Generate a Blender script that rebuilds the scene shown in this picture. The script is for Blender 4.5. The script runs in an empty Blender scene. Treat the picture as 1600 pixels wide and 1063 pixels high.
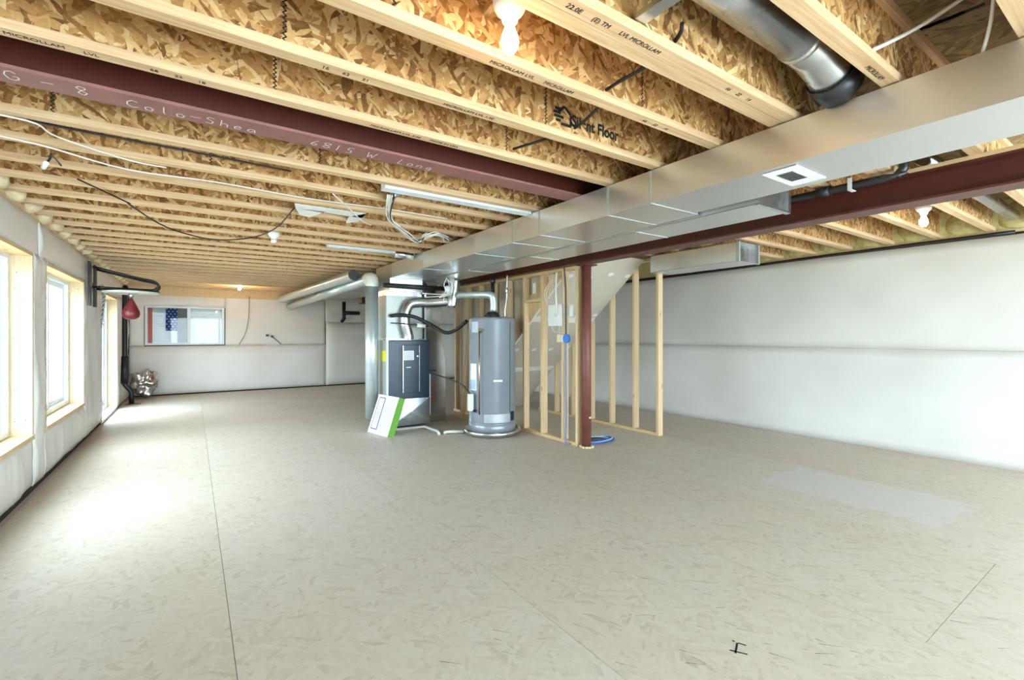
import bpy, bmesh, math, random
from mathutils import Vector, Matrix, noise
random.seed(7)
S = bpy.context.scene
COL = S.collection
PI = math.pi

# ------------------------------------------------------------------ camera
F_PX, YAW, Y0, CAMZ = 732.5, math.radians(34.31), 523.25, 1.33
cam_d = bpy.data.cameras.new('camera'); cam = bpy.data.objects.new('camera', cam_d); COL.objects.link(cam)
cam_d.sensor_width = 36; cam_d.lens = 36 * F_PX / 1600
cam_d.shift_y = (Y0 - 531.5) / 1600
cam_d.clip_start = .02
cam.location = (0, 0, CAMZ); cam.rotation_euler = (PI/2, 0, -YAW)
S.camera = cam

# ------------------------------------------------------------------ world, exposure
w = bpy.data.worlds.new('sky'); S.world = w; w.use_nodes = True
bg = w.node_tree.nodes['Background']
bg.inputs[0].default_value = (.75, .875, 1, 1); bg.inputs[1].default_value = 9.0
S.view_settings.view_transform = 'Standard'; S.view_settings.look = 'None'
S.view_settings.gamma = 1; S.view_settings.use_curve_mapping = False
S.view_settings.exposure = 1.25
S.cycles.max_bounces = 10; S.cycles.diffuse_bounces = 6; S.cycles.glossy_bounces = 4
S.cycles.transparent_max_bounces = 16; S.cycles.caustics_reflective = False; S.cycles.caustics_refractive = False

def portal(loc, sx, sy, rot):
    l = bpy.data.lights.new('daylight_portal', 'AREA'); l.shape = 'RECTANGLE'; l.size = sx; l.size_y = sy
    l.cycles.is_portal = True
    o = bpy.data.objects.new('daylight_portal', l); COL.objects.link(o); o.location = loc; o.rotation_euler = rot
# room extents
XL, XR, YB, YR = -1.12, 6.62, 12.75, -2.6
ZJ, ZT = 2.36, 2.662           # joist underside, subfloor underside
for y0, y1, z0, z1 in ((3.72, 5.55, .47, 2.02), (5.97, 7.81, .47, 2.0), (9.2, 10.95, .03, 1.98)):
    portal((-1.38, (y0+y1)/2, (z0+z1)/2), z1-z0, y1-y0, (0, -PI/2, 0))
portal((1.15, YR-.12, 1.15), 4.1, 2.1, (PI/2, 0, 0))
portal((4.95, YR-.12, 1.15), 2.9, 2.1, (PI/2, 0, 0))

# pixel helpers (1600 x 1063 frame)
SN, CS = math.sin(YAW), math.cos(YAW)
def ray(px, py):
    u = (px-800)/F_PX; v = (Y0-py)/F_PX
    return Vector((SN+u*CS, CS-u*SN, v))
def atz(px, py, z): r = ray(px, py); p = r*((z-CAMZ)/r.z); return Vector((p.x, p.y, z))
def atx(px, py, x): r = ray(px, py); p = r*(x/r.x); return Vector((x, p.y, p.z+CAMZ))
def aty(px, py, y): r = ray(px, py); p = r*(y/r.y); return Vector((p.x, y, p.z+CAMZ))

# ------------------------------------------------------------------ materials
def srgb(r, g, b):
    f = lambda c: (c/255)/12.92 if c/255 <= .04045 else ((c/255+.055)/1.055)**2.4
    return (f(r), f(g), f(b), 1)
class NT:
    def __init__(s, name):
        s.m = bpy.data.materials.new(name); s.m.use_nodes = True
        s.t = s.m.node_tree; s.n = s.t.nodes; s.b = s.n['Principled BSDF']; s.l = s.t.links
    def new(s, typ, **kw):
        n = s.n.new(typ)
        for k, v in kw.items(): setattr(n, k, v)
        return n
    def link(s, a, b): s.l.new(a, b)
    def ramp(s, fac, stops):
        r = s.new('ShaderNodeValToRGB'); e = r.color_ramp.elements
        while len(e) < len(stops): e.new(.5)
        for el, (p, c) in zip(e, stops): el.position = p; el.color = c
        s.link(fac, r.inputs[0]); return r.outputs[0]
    def math(s, op, a, b=None):
        n = s.new('ShaderNodeMath', operation=op)
        for i, x in enumerate((a, b)):
            if x is None: continue
            if isinstance(x, (int, float)): n.inputs[i].default_value = x
            else: s.link(x, n.inputs[i])
        return n.outputs[0]
    def mix(s, fac, a, b, bt='MIX'):
        n = s.new('ShaderNodeMix', data_type='RGBA', blend_type=bt)
        for i, x in ((0, fac), (6, a), (7, b)):
            if isinstance(x, (int, float)): n.inputs[i].default_value = x
            elif isinstance(x, tuple): n.inputs[i].default_value = x
            else: s.link(x, n.inputs[i])
        return n.outputs[2]
    def coord(s, rand=True, order='XYZ', scale=(1, 1, 1)):
        tc = s.new('ShaderNodeTexCoord'); v = tc.outputs['Object']
        if order != 'XYZ':
            sp = s.new('ShaderNodeSeparateXYZ'); cb = s.new('ShaderNodeCombineXYZ'); s.link(v, sp.inputs[0])
            for i, a in enumerate(order): s.link(sp.outputs['XYZ'.index(a)], cb.inputs[i])
            v = cb.outputs[0]
        if rand:
            oi = s.new('ShaderNodeObjectInfo'); m = s.math('MULTIPLY', oi.outputs['Random'], 37.0)
            cb = s.new('ShaderNodeCombineXYZ')
            for i in range(3): s.link(m, cb.inputs[i])
            ad = s.new('ShaderNodeVectorMath', operation='ADD'); s.link(v, ad.inputs[0]); s.link(cb.outputs[0], ad.inputs[1]); v = ad.outputs[0]
        if scale != (1, 1, 1): v = s.map(v, scale)
        return v
    def map(s, v, scale=(1, 1, 1), rot=(0, 0, 0), loc=(0, 0, 0)):
        m = s.new('ShaderNodeMapping'); m.inputs['Scale'].default_value = scale; m.inputs['Rotation'].default_value = rot; m.inputs['Location'].default_value = loc
        s.link(v, m.inputs[0]); return m.outputs[0]
    def noise(s, v, scale=5, detail=3, rough=.5, dist=0):
        n = s.new('ShaderNodeTexNoise'); n.inputs['Scale'].default_value = scale; n.inputs['Detail'].default_value = detail
        n.inputs['Roughness'].default_value = rough; n.inputs['Distortion'].default_value = dist
        s.link(v, n.inputs['Vector']); return n.outputs['Fac']
    def voro(s, v, scale=5):
        n = s.new('ShaderNodeTexVoronoi'); n.inputs['Scale'].default_value = scale; s.link(v, n.inputs['Vector'])
        sp = s.new('ShaderNodeSeparateXYZ'); s.link(n.outputs['Color'], sp.inputs[0]); return sp.outputs[0], sp.outputs[1]
    def bump(s, h, strength=.3, dist=.01):
        b = s.new('ShaderNodeBump'); b.inputs['Strength'].default_value = strength; b.inputs['Distance'].default_value = dist
        s.link(h, b.inputs['Height']); s.link(b.outputs[0], s.b.inputs['Normal'])
    def base(s, c):
        if isinstance(c, tuple): s.b.inputs['Base Color'].default_value = c
        else: s.link(c, s.b.inputs['Base Color'])
    def props(s, rough=.5, metal=0, spec=.5):
        s.b.inputs['Roughness'].default_value = rough; s.b.inputs['Metallic'].default_value = metal
        s.b.inputs['Specular IOR Level'].default_value = spec
def plain(name, c, rough=.5, metal=0, var=.06, scale=8, bump=0, spec=.5):
    t = NT(name); v = t.coord(); f = t.noise(v, scale, 4)
    lo = tuple(x*(1-var) for x in c[:3])+(1,); hi = tuple(min(1, x*(1+var)) for x in c[:3])+(1,)
    t.base(t.ramp(f, [(.3, lo), (.7, hi)])); t.props(rough, metal, spec)
    if bump: t.bump(f, bump, .01)
    return t.m
def osb(name, order, stops, sc=1.0, rough=.75, contrast=1.0, rand=True, bump=.25, tint=0.0, wear=None):
    t = NT(name); v = t.coord(rand, order)
    d = t.new('ShaderNodeTexNoise'); d.inputs['Scale'].default_value = 9*sc; t.link(v, d.inputs['Vector'])
    dv = t.new('ShaderNodeVectorMath', operation='MULTIPLY_ADD'); t.link(d.outputs['Color'], dv.inputs[0]); dv.inputs[1].default_value = (.035/sc,)*3; t.link(v, dv.inputs[2]); v2 = dv.outputs[0]
    layers = []
    for i, (ang, sx, sy) in enumerate(((.15, 9, 40), (-.6, 10, 46), (1.45, 8, 38), (-1.15, 13, 32), (.75, 9, 50))):
        r = t.map(v2, (1, 1, 1), (0, 0, ang), (i*3.1, i*1.7, 0)); r = t.map(r, (sx*sc, sy*sc, 1))
        a, b = t.voro(r, 1); layers.append((a, b))
    val = layers[0][0]
    for i in range(1, 5):
        m = t.math('GREATER_THAN', layers[i][1], i/(i+1.0))
        mx = t.new('ShaderNodeMix', data_type='FLOAT'); t.link(m, mx.inputs[0]); t.link(val, mx.inputs[2]); t.link(layers[i][0], mx.inputs[3]); val = mx.outputs[0]
    fine = t.noise(v, 48*sc, 5, .7, .6)
    val2 = t.math('ADD', t.math('MULTIPLY', val, .62), t.math('MULTIPLY', fine, .38))
    c = t.ramp(val2, stops)
    if tint:
        oi = t.new('ShaderNodeObjectInfo'); big = t.noise(t.map(v, (1, 1, 1)), .9, 3)
        k = t.math('ADD', t.math('MULTIPLY', oi.outputs['Random'], .5), t.math('MULTIPLY', big, .5))
        c = t.mix(tint, c, t.ramp(k, [(.25, wear[0]), (.5, wear[1]), (.75, wear[2])]))
    if wear:
        ge = t.new('ShaderNodeNewGeometry'); sp = t.new('ShaderNodeSeparateXYZ'); t.link(ge.outputs['Position'], sp.inputs[0])
        nz = t.math('MULTIPLY', t.math('SUBTRACT', t.noise(ge.outputs['Position'], 5, 5, .7), .5), .5)
        dx = t.math('ABSOLUTE', t.math('SUBTRACT', t.math('ADD', sp.outputs[0], nz), 4.66)); dy = t.math('ABSOLUTE', t.math('SUBTRACT', t.math('ADD', sp.outputs[1], nz), 1.62))
        d_ = t.math('MAXIMUM', t.math('SUBTRACT', dx, .36), t.math('SUBTRACT', dy, .60)); msk = t.ramp(d_, [(.0, (.6, .6, .6, 1)), (.07, (0, 0, 0, 1))])
        c = t.mix(msk, c, srgb(206, 206, 203))
    t.base(c); t.props(rough, 0, .3)
    t.bump(val2, bump, .004)
    return t.m
def wood(name, c0, c1, order='XYZ', rough=.6, knots=True, stretch=(1.2, 30, 30)):
    t = NT(name); v = t.coord(True, order)
    g = t.noise(t.map(v, stretch), 1.6, 5, .6, .4)
    c = t.ramp(g, [(.25, c0), (.7, c1)])
    if knots:
        n = t.new('ShaderNodeTexVoronoi'); n.inputs['Scale'].default_value = 1; t.link(t.map(v, (2.6, 9, 9)), n.inputs['Vector'])
        k = t.ramp(n.outputs['Distance'], [(.05, (1, 1, 1, 1)), (.11, (0, 0, 0, 1))])
        c = t.mix(t.math('MULTIPLY', k, .7), c, srgb(120, 80, 45))
    t.base(c); t.props(rough); t.bump(g, .1, .003); return t.m
def metal(name, c, rough=.3, aniso=None, var=.05, scale=1.5, bump=.05):
    t = NT(name); v = t.coord(); f = t.noise(v, scale, 3)
    lo = tuple(x*(1-var) for x in c[:3])+(1,)
    t.base(t.ramp(f, [(.3, lo), (.7, c)])); t.props(rough, 1.0)
    r = t.ramp(t.noise(v, scale*2.3, 4), [(.3, (rough*.92,)*3+(1,)), (.7, (min(1, rough*1.1),)*3+(1,))]); t.link(r, t.b.inputs['Roughness'])
    if bump: t.bump(t.noise(v, max(2.5, scale*.4), 2), bump, .02)
    return t.m
M = {}
M['osb'] = osb('osb_web', 'XZY', [(.12, srgb(96, 60, 28)), (.3, srgb(156, 108, 58)), (.48, srgb(188, 140, 84)), (.66, srgb(210, 165, 106)), (.85, srgb(234, 201, 150))], 1.25)
M['osb_ceiling'] = osb('osb_subfloor', 'XYZ', [(.1, srgb(95, 75, 50)), (.5, srgb(140, 115, 80)), (.9, srgb(170, 145, 108))], .8)
M['floor'] = osb('worn_osb_floor', 'XYZ', [(.14, srgb(158, 143, 125)), (.27, srgb(192, 180, 164)), (.5, srgb(201, 190, 175)), (.85, srgb(209, 200, 188))], 1.1, rough=.5, bump=.06, tint=.5,
    wear=(srgb(192, 173, 150), srgb(203, 192, 175), srgb(208, 202, 190)))
M['lvl'] = wood('lvl_flange', srgb(190, 148, 104), srgb(226, 194, 152), knots=False, stretch=(1.5, 40, 40))
M['stud'] = wood('pine_stud', srgb(202, 168, 124), srgb(228, 202, 162), 'ZXY')
M['plate'] = wood('pine_plate', srgb(200, 165, 115), srgb(228, 200, 156), 'YXZ')
M['jamb'] = wood('pine_jamb', srgb(196, 172, 138), srgb(218, 199, 168), 'ZXY')
M['red'] = plain('red_primer_steel', srgb(86, 37, 27), .45, 0, .12, 14, .05)
M['post_red'] = plain('worn_primer_post', srgb(116, 66, 56), .5, 0, .18, 10, .05)
M['red_dust'] = plain('dusty_primer_steel', srgb(142, 94, 86), .6, 0, .12, 9)
M['chalk'] = plain('chalk', srgb(235, 225, 220), .9)
M['galv'] = metal('galvanised_sheet', srgb(228, 228, 226), .35)
M['galvshine'] = metal('shiny_galvanised', srgb(190, 190, 186), .2, bump=.15)
M['galv2'] = metal('galvanised_pipe', srgb(205, 208, 210), .26)
M['foil'] = metal('crinkled_foil', srgb(215, 215, 215), .25, bump=.4, scale=20)
M['dullgalv'] = plain('painted_sheet_metal', srgb(176, 180, 174), .4, .35, .05)
M['black'] = plain('black_rubber', srgb(24, 24, 26), .5)
M['blacksteel'] = plain('black_powdercoat', srgb(20, 20, 22), .35)
M['iron'] = plain('black_iron_pipe', srgb(62, 62, 64), .4, .6)
M['white'] = plain('white_plastic', srgb(236, 236, 234), .4)
M['vinyl'] = plain('white_vinyl_frame', srgb(226, 234, 240), .35)
M['cream'] = plain('cream_plastic', srgb(228, 214, 172), .45)
M['pvc'] = plain('pvc_pipe', srgb(224, 224, 214), .35)
M['greypipe'] = plain('silver_vent_pipe', srgb(196, 204, 206), .3, .55, .04)
M['copper'] = metal('copper_tube', srgb(176, 150, 128), .35)
M['brass'] = metal('brass', srgb(190, 170, 120), .35)
M['navy'] = plain('navy_enamel', srgb(30, 42, 64), .32, 0, .05)
M['navydark'] = plain('navy_enamel_dark', srgb(24, 32, 50), .4, 0, .05)
M['heater'] = plain('grey_enamel', srgb(136, 142, 150), .28, .15, .03)
M['label'] = plain('paper_label', srgb(232, 236, 240), .6)
M['ink'] = plain('black_ink', srgb(20, 18, 16), .8)
M['redink'] = plain('red_ink', srgb(150, 30, 35), .7)
M['purple'] = plain('purple_print', srgb(105, 85, 130), .7)
M['green'] = plain('green_card', srgb(110, 170, 60), .6)
M['filter'] = plain('filter_media', srgb(198, 208, 228), .8, 0, .04, 60, .1)
M['blue'] = plain('blue_plastic', srgb(28, 105, 200), .4)
M['bluecable'] = plain('blue_cable', srgb(48, 84, 160), .45)
M['palebluecable'] = plain('pale_blue_cable', srgb(170, 200, 232), .45)
M['romex'] = plain('white_cable', srgb(228, 224, 214), .5)
M['drywall'] = plain('drywall_paper', srgb(196, 186, 170), .85, 0, .03)
M['mud'] = plain('drywall_mud', srgb(228, 224, 216), .9)
M['batt'] = plain('yellow_fibreglass', srgb(206, 194, 136), .95, 0, .18, 22, .6)
M['foam'] = plain('pale_foam', srgb(222, 205, 165), .9, 0, .12, 30, .5)
M['concrete'] = plain('wall_concrete', srgb(120, 115, 108), .9)
M['leather'] = plain('maroon_leather', srgb(112, 32, 40), .38, 0, .08)
M['chainmetal'] = metal('chain_steel', srgb(200, 200, 200), .35)
M['board'] = plain('pale_disc_board', srgb(205, 205, 200), .6)
M['grass'] = plain('lawn', srgb(165, 162, 140), .95, 0, .2, 3)
M['siding'] = plain('pale_siding', srgb(196, 204, 190), .8)
M['gap'] = plain('dark_gap', srgb(40, 34, 28), .95)
t = NT('vinyl_blanket'); v = t.coord(False)
f1 = t.noise(v, 1.3, 4); f2 = t.noise(t.map(v, (4, 4, 14)), 1, 4)
t.base(t.ramp(f1, [(.3, srgb(216, 212, 206)), (.7, srgb(228, 225, 220))])); t.props(.42, 0, .4); t.bump(f2, .12, .02); M['blanket'] = t.m
t = NT('window_glass'); tr = t.new('ShaderNodeBsdfTransparent'); tr.inputs[0].default_value = (.93, .97, .96, 1)
gl = t.new('ShaderNodeBsdfGlossy'); gl.inputs['Roughness'].default_value = .02
fr = t.new('ShaderNodeFresnel'); fr.inputs[0].default_value = 1.45; mx = t.new('ShaderNodeMixShader')
ge = t.new('ShaderNodeNewGeometry'); t.link(t.math('MULTIPLY', fr.outputs[0], t.math('SUBTRACT', 1.0, ge.outputs['Backfacing'])), mx.inputs[0]); t.link(tr.outputs[0], mx.inputs[1]); t.link(gl.outputs[0], mx.inputs[2])
t.link(mx.outputs[0], t.n['Material Output'].inputs[0]); M['glass'] = t.m
def cloth(name, c, k=.6):
    t = NT(name); tl = t.new('ShaderNodeBsdfTranslucent'); tl.inputs[0].default_value = c; df = t.new('ShaderNodeBsdfDiffuse'); df.inputs[0].default_value = c
    mx = t.new('ShaderNodeMixShader'); mx.inputs[0].default_value = k; t.link(df.outputs[0], mx.inputs[1]); t.link(tl.outputs[0], mx.inputs[2])
    t.link(mx.outputs[0], t.n['Material Output'].inputs[0]); return t.m
M['slat'] = cloth('blind_slat', srgb(236, 238, 244), .045)
M['flagred'] = cloth('flag_red', srgb(230, 150, 140)); M['flagblue'] = cloth('flag_blue', srgb(48, 92, 178), .7); M['flagwhite'] = cloth('flag_white', srgb(238, 238, 238))
t = NT('insect_screen'); tr = t.new('ShaderNodeBsdfTransparent'); tr.inputs[0].default_value = (.5, .5, .5, 1); df = t.new('ShaderNodeBsdfDiffuse'); df.inputs[0].default_value = (.4, .4, .4, 1)
mx = t.new('ShaderNodeMixShader'); mx.inputs[0].default_value = .4; t.link(tr.outputs[0], mx.inputs[1]); t.link(df.outputs[0], mx.inputs[2]); t.link(mx.outputs[0], t.n['Material Output'].inputs[0]); M['screen'] = t.m
def emit(name, c, s):
    t = NT(name); e = t.new('ShaderNodeEmission'); e.inputs[0].default_value = c; e.inputs[1].default_value = s
    t.link(e.outputs[0], t.n['Material Output'].inputs[0]); return t.m
M['bulb_warm'] = emit('bulb_warm', (1, .70, .40, 1), 28); M['bulb_cool'] = emit('bulb_cool', (1, .93, .86, 1), 24); M['bulb_far'] = emit('bulb_far', (1, .66, .36, 1), 170)

# ------------------------------------------------------------------ mesh helpers
class MB:
    def __init__(s): s.v = []; s.f = []; s.sm = []
    def add(s, vs, fs, smooth=False):
        o = len(s.v); s.v += [tuple(v) for v in vs]; s.f += [tuple(i+o for i in f) for f in fs]; s.sm += [smooth]*len(fs); return s
    def box(s, x0, x1, y0, y1, z0, z1):
        vs = [(x, y, z) for x in (x0, x1) for y in (y0, y1) for z in (z0, z1)]
        return s.add(vs, [(0, 1, 3, 2), (4, 6, 7, 5), (0, 4, 5, 1), (2, 3, 7, 6), (0, 2, 6, 4), (1, 5, 7, 3)])
    def hexa(s, p):      # 8 points: bottom 4 (ccw) then top 4
        return s.add(p, [(3, 2, 1, 0), (4, 5, 6, 7), (0, 1, 5, 4), (1, 2, 6, 5), (2, 3, 7, 6), (3, 0, 4, 7)])
    def slab(s, p, n):   # quad p (4 pts) extruded by vector n
        p = [Vector(q) for q in p]; n = Vector(n); return s.hexa(p + [q+n for q in p])
    def tube(s, pts, r, seg=10, caps=True, smooth_path=0):
        pts = [Vector(p) for p in pts]
        if smooth_path and len(pts) > 2:
            q = []; n = smooth_path
            for i in range(len(pts)-1):
                p0 = pts[max(0, i-1)]; p1 = pts[i]; p2 = pts[i+1]; p3 = pts[min(len(pts)-1, i+2)]
                for k in range(n):
                    t = k/n; q.append(.5*((2*p1)+(-p0+p2)*t+(2*p0-5*p1+4*p2-p3)*t*t+(-p0+3*p1-3*p2+p3)*t**3))
            q.append(pts[-1]); pts = q
            if isinstance(r, (list, tuple)): r = [r[int(i//n)]*(1-(i/n) % 1)+r[min(len(r)-1, int(i//n)+1)]*((i/n) % 1) for i in range(len(pts))]
        rs = r if isinstance(r, (list, tuple)) else [r]*len(pts)
        vs = []; d0 = (pts[1]-pts[0]).normalized(); up = Vector((0, 0, 1)) if abs(d0.z) < .9 else Vector((1, 0, 0))
        nrm = (up - d0*up.dot(d0)).normalized()
        for i, p in enumerate(pts):
            d = ((pts[min(i+1, len(pts)-1)]-p).normalized() + (p-pts[max(i-1, 0)]).normalized())
            d = d.normalized() if d.length > 1e-6 else d0
            nrm = (nrm - d*nrm.dot(d)); nrm = nrm.normalized() if nrm.length > 1e-6 else Vector((1, 0, 0)); b = d.cross(nrm)
            for k in range(seg):
                a = 2*PI*k/seg; vs.append(p + (nrm*math.cos(a)+b*math.sin(a))*rs[i])
        fs = []; n = len(pts)
        for i in range(n-1):
            for k in range(seg):
                k2 = (k+1) % seg; fs.append((i*seg+k, i*seg+k2, (i+1)*seg+k2, (i+1)*seg+k))
        s.add(vs, fs, True)
        if caps:
            o = len(s.v) - len(vs)
            s.f += [tuple(o+k for k in reversed(range(seg))), tuple(o+(n-1)*seg+k for k in range(seg))]; s.sm += [False, False]
        return s
    def lathe(s, prof, c=(0, 0, 0), seg=24, smooth=True):
        c = Vector(c); vs = []
        for r, z in prof:
            for k in range(seg): a = 2*PI*k/seg; vs.append((c.x+r*math.cos(a), c.y+r*math.sin(a), c.z+z))
        fs = []
        for i in range(len(prof)-1):
            for k in range(seg): k2 = (k+1) % seg; fs.append((i*seg+k, i*seg+k2, (i+1)*seg+k2, (i+1)*seg+k))
        s.add(vs, fs, smooth); o = len(s.v)-len(vs)
        for i, rev in ((0, True), (len(prof)-1, False)):
            if prof[i][0] > 1e-4:
                idx = [o+i*seg+k for k in range(seg)]; s.f.append(tuple(reversed(idx)) if rev else tuple(idx)); s.sm.append(False)
        return s
    def lump(s, c, size, seed=0, rough=.35, sub=2):
        bm = bmesh.new(); bmesh.ops.create_icosphere(bm, subdivisions=sub, radius=1)
        vs = []
        for v in bm.verts:
            k = 1 + rough*noise.noise(v.co*2.2+Vector((seed*7.3, seed*1.1, 0))); vs.append((c[0]+v.co.x*size[0]*k, c[1]+v.co.y*size[1]*k, c[2]+v.co.z*size[2]*k))
        bm.verts.index_update(); fs = [tuple(x.index for x in f.verts) for f in bm.faces]; bm.free()
        return s.add(vs, fs, True)
    def mesh(s, name, mat):
        me = bpy.data.meshes.new(name); me.from_pydata(s.v, [], s.f); me.polygons.foreach_set('use_smooth', s.sm); me.materials.append(M[mat] if isinstance(mat, str) else mat); me.update(); return me
    def build(s, name, mat, parent=None):
        o = bpy.data.objects.new(name, s.mesh(name, mat)); COL.objects.link(o)
        if parent is not None: attach(o, parent)
        return o
def attach(o, parent):
    o.parent = parent; p = parent; m = Matrix.Translation(p.location)
    if p.parent: m = Matrix.Identity(4)
    o.matrix_parent_inverse = m.inverted() if not p.parent else Matrix.Identity(4)
def tag(o, label, cat, group=None):
    o['label'] = label; o['category'] = cat
    if group: o['group'] = group
    return o
def thing(name, loc, label, cat, group=None):
    o = bpy.data.objects.new(name, None); COL.objects.link(o); o.location = loc; o.empty_display_size = .1
    return tag(o, label, cat, group)
def struct(o): o['kind'] = 'structure'; return o
def box(*a): return MB().box(*a)
def bevel(o, wd=.004, seg=1):
    m = o.modifiers.new('bevel', 'BEVEL'); m.width = wd; m.segments = seg; m.limit_method = 'ANGLE'; return o
def text(name, s, size, loc, rot, mat, parent, shear=0, width=None, bold=0):
    c = bpy.data.curves.new(name, 'FONT'); c.body = s; c.size = size; c.shear = shear; c.extrude = .0004; c.offset = bold
    tmp = bpy.data.objects.new('tmp_text', c); COL.objects.link(tmp)
    me = bpy.data.meshes.new_from_object(tmp.evaluated_get(bpy.context.evaluated_depsgraph_get()))
    bpy.data.objects.remove(tmp); bpy.data.curves.remove(c)
    R = Matrix.Rotation(rot[2], 4, 'Z') @ Matrix.Rotation(rot[1], 4, 'Y') @ Matrix.Rotation(rot[0], 4, 'X')
    if width:
        xs = [v.co.x for v in me.vertices]; k = width/max(1e-6, max(xs)-min(xs)); R = R @ Matrix.Scale(k, 4, Vector((1, 0, 0)))
    me.transform(Matrix.Translation(loc) @ R); me.materials.clear(); me.materials.append(M[mat]); me.name = name
    o = bpy.data.objects.new(name, me); COL.objects.link(o)
    if parent is not None: attach(o, parent)
    return o
ORD = ['zeroth', 'first', 'second', 'third', 'fourth', 'fifth', 'sixth', 'seventh', 'eighth', 'ninth', 'tenth', 'eleventh', 'twelfth', 'thirteenth', 'fourteenth', 'fifteenth', 'sixteenth', 'seventeenth', 'eighteenth', 'nineteenth', 'twentieth', 'twenty-first', 'twenty-second', 'twenty-third', 'twenty-fourth', 'twenty-fifth', 'twenty-sixth', 'twenty-seventh', 'twenty-eighth']

# ================================================================== SETTING
# floor: worn sheets laid with staggered end joints
fl = struct(box(XL-.3, XR+.3, YR-.3, YB+.3, -.12, -.014).build('floor', 'gap'))
seams_x = [.145 + 1.236*k for k in range(-2, 7)]
rr = random.Random(3)
for i in range(len(seams_x)-1):
    x0, x1 = max(XL-.2, seams_x[i]), min(XR+.25, seams_x[i+1])
    if x1 <= x0: continue
    off = {1: .4, 2: .66, 3: -.15, 4: -.15}.get(i, rr.uniform(-1, 1))
    y = YR-.2 - 2.44 + (off % 2.44)
    if i >= 3: y = 2.285 - 2.44*3 + (0 if i % 2 else .82)
    if i == 2: y = 3.11 - 2.44*3
    while y < YB+.2:
        ya, yb = max(y, YR-.25), min(y+2.44, YB+.25)
        if yb - ya > .05:
            g = .0012
            box(x0+g, x1-g, ya+g, yb-g, -.02, 0).build('floor_panel', 'floor', fl)
        y += 2.44
mk = MB()
for (a, b) in (((1140, 1016), (1168, 1023)), ((1152, 1005), (1149, 1021)), ((1144, 1001), (1148, 1003)), ((1153, 1005), (1166, 1009))):
    p, q = atz(*a, .0006), atz(*b, .0006); n = Vector((-(q-p).y, (q-p).x, 0)).normalized()*.004
    mk.add([p-n, q-n, q+n, p+n], [(0, 1, 2, 3)])
mk.build('marker_scribble', 'ink', fl)
# scuffs and splinters on the near floor
sc = MB()
for k in range(90):
    px, py = rr.uniform(700, 1590), rr.uniform(800, 1050)
    p = atz(px, py, .0007); a = rr.gauss(-.9, .25); L = rr.uniform(.008, .05); d = Vector((math.cos(a), math.sin(a), 0))*L; n = Vector((-d.y, d.x, 0)).normalized()*rr.uniform(.0008, .002)
    sc.add([p-d-n, p+d-n*.3, p+d+n*.3, p-d+n], [(0, 1, 2, 3)])
o = sc.build('floor_scuff', plain('scuff_mark', srgb(92, 80, 66), .9), fl); o['kind'] = 'stuff'

# subfloor above the joists
ce = struct(box(XL-.3, XR+.3, YR-.3, YB+.3, ZT, ZT+.03).build('ceiling', 'osb_ceiling'))
p = atz(1415, 55, ZT-.001); q = atz(1510, 18, ZT-.001)
for k in range(7):
    c = p.lerp(q, k/6); hgt = .03 if k % 2 else .055
    box(c.x-.012, c.x+.012, c.y-hgt, c.y+hgt, ZT-.001, ZT).build('print_bar', 'ink', ce)

# outside
gr = box(-60, XL-.5, -40, 60, -.35, -.25).build('lawn', 'grass'); tag(gr, 'pale green lawn outside the windows of the left wall', 'lawn'); gr['kind'] = 'structure'
box(-60, 60, YB+.6, 60, -.3, -.2).build('lawn', 'grass', gr)

def blanket(name, parent, axis, const, sgn, u0, u1, v0, v1, amp=.02, step=.06, fu=1.2, fv=1.2, seed=0, edge=.0, wav=0.0, base=.015, pinch=1.0):
    """wrinkled insulation sheet; axis 'x': plane x=const spanning y,z ; 'y': plane y=const spanning x,z ; bulges by sgn"""
    nu = max(3, int((u1-u0)/step)); nv = max(3, int((v1-v0)/step)); vs = []; fs = []
    for j in range(nv+1):
        for i in range(nu+1):
            u = u0+(u1-u0)*i/nu; v = v0+(v1-v0)*j/nv
            n = noise.fractal(Vector((u*fu, v*fv, seed*5.7)), 1.0, 2.0, 4) + .5*abs(noise.noise(Vector((u*fu*2.2, v*fv*.8, seed+9))))
            e = min(1, min(i, nu-i)/2.0)*.5+.5; e2 = 1-pinch*(1-min(1, min(j, nv-j)/2.0))
            d = base*e2*e + amp*n*(.4+.6*e2)
            d = max(d, .002)
            vv = v
            if wav and j in (0, nv): vv += wav*noise.noise(Vector((u*2.3, seed*3.1, j)))
            vs.append((const+sgn*d, u, vv) if axis == 'x' else (u, const+sgn*d, vv))
    for j in range(nv):
        for i in range(nu):
            a = j*(nu+1)+i; q = (a, a+1, a+nu+2, a+nu+1)
            fs.append(q)
    # returned edge so that the sheet has thickness
    o = len(vs); ring = [i for i in range(nu+1)] + [(j+1)*(nu+1)+nu for j in range(nv)] + [nv*(nu+1)+nu-1-i for i in range(nu)] + [(nv-1-j)*(nu+1) for j in range(nv-1)]
    for idx in ring:
        x, y, z = vs[idx]; vs.append((const, y, z) if axis == 'x' else (x, const, z))
    n = len(ring)
    for k in range(n): k2 = (k+1) % n; fs.append((ring[k], o+k, o+k2, ring[k2]))
    return MB().add(vs, fs, True).build(name, 'blanket', parent)

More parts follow.
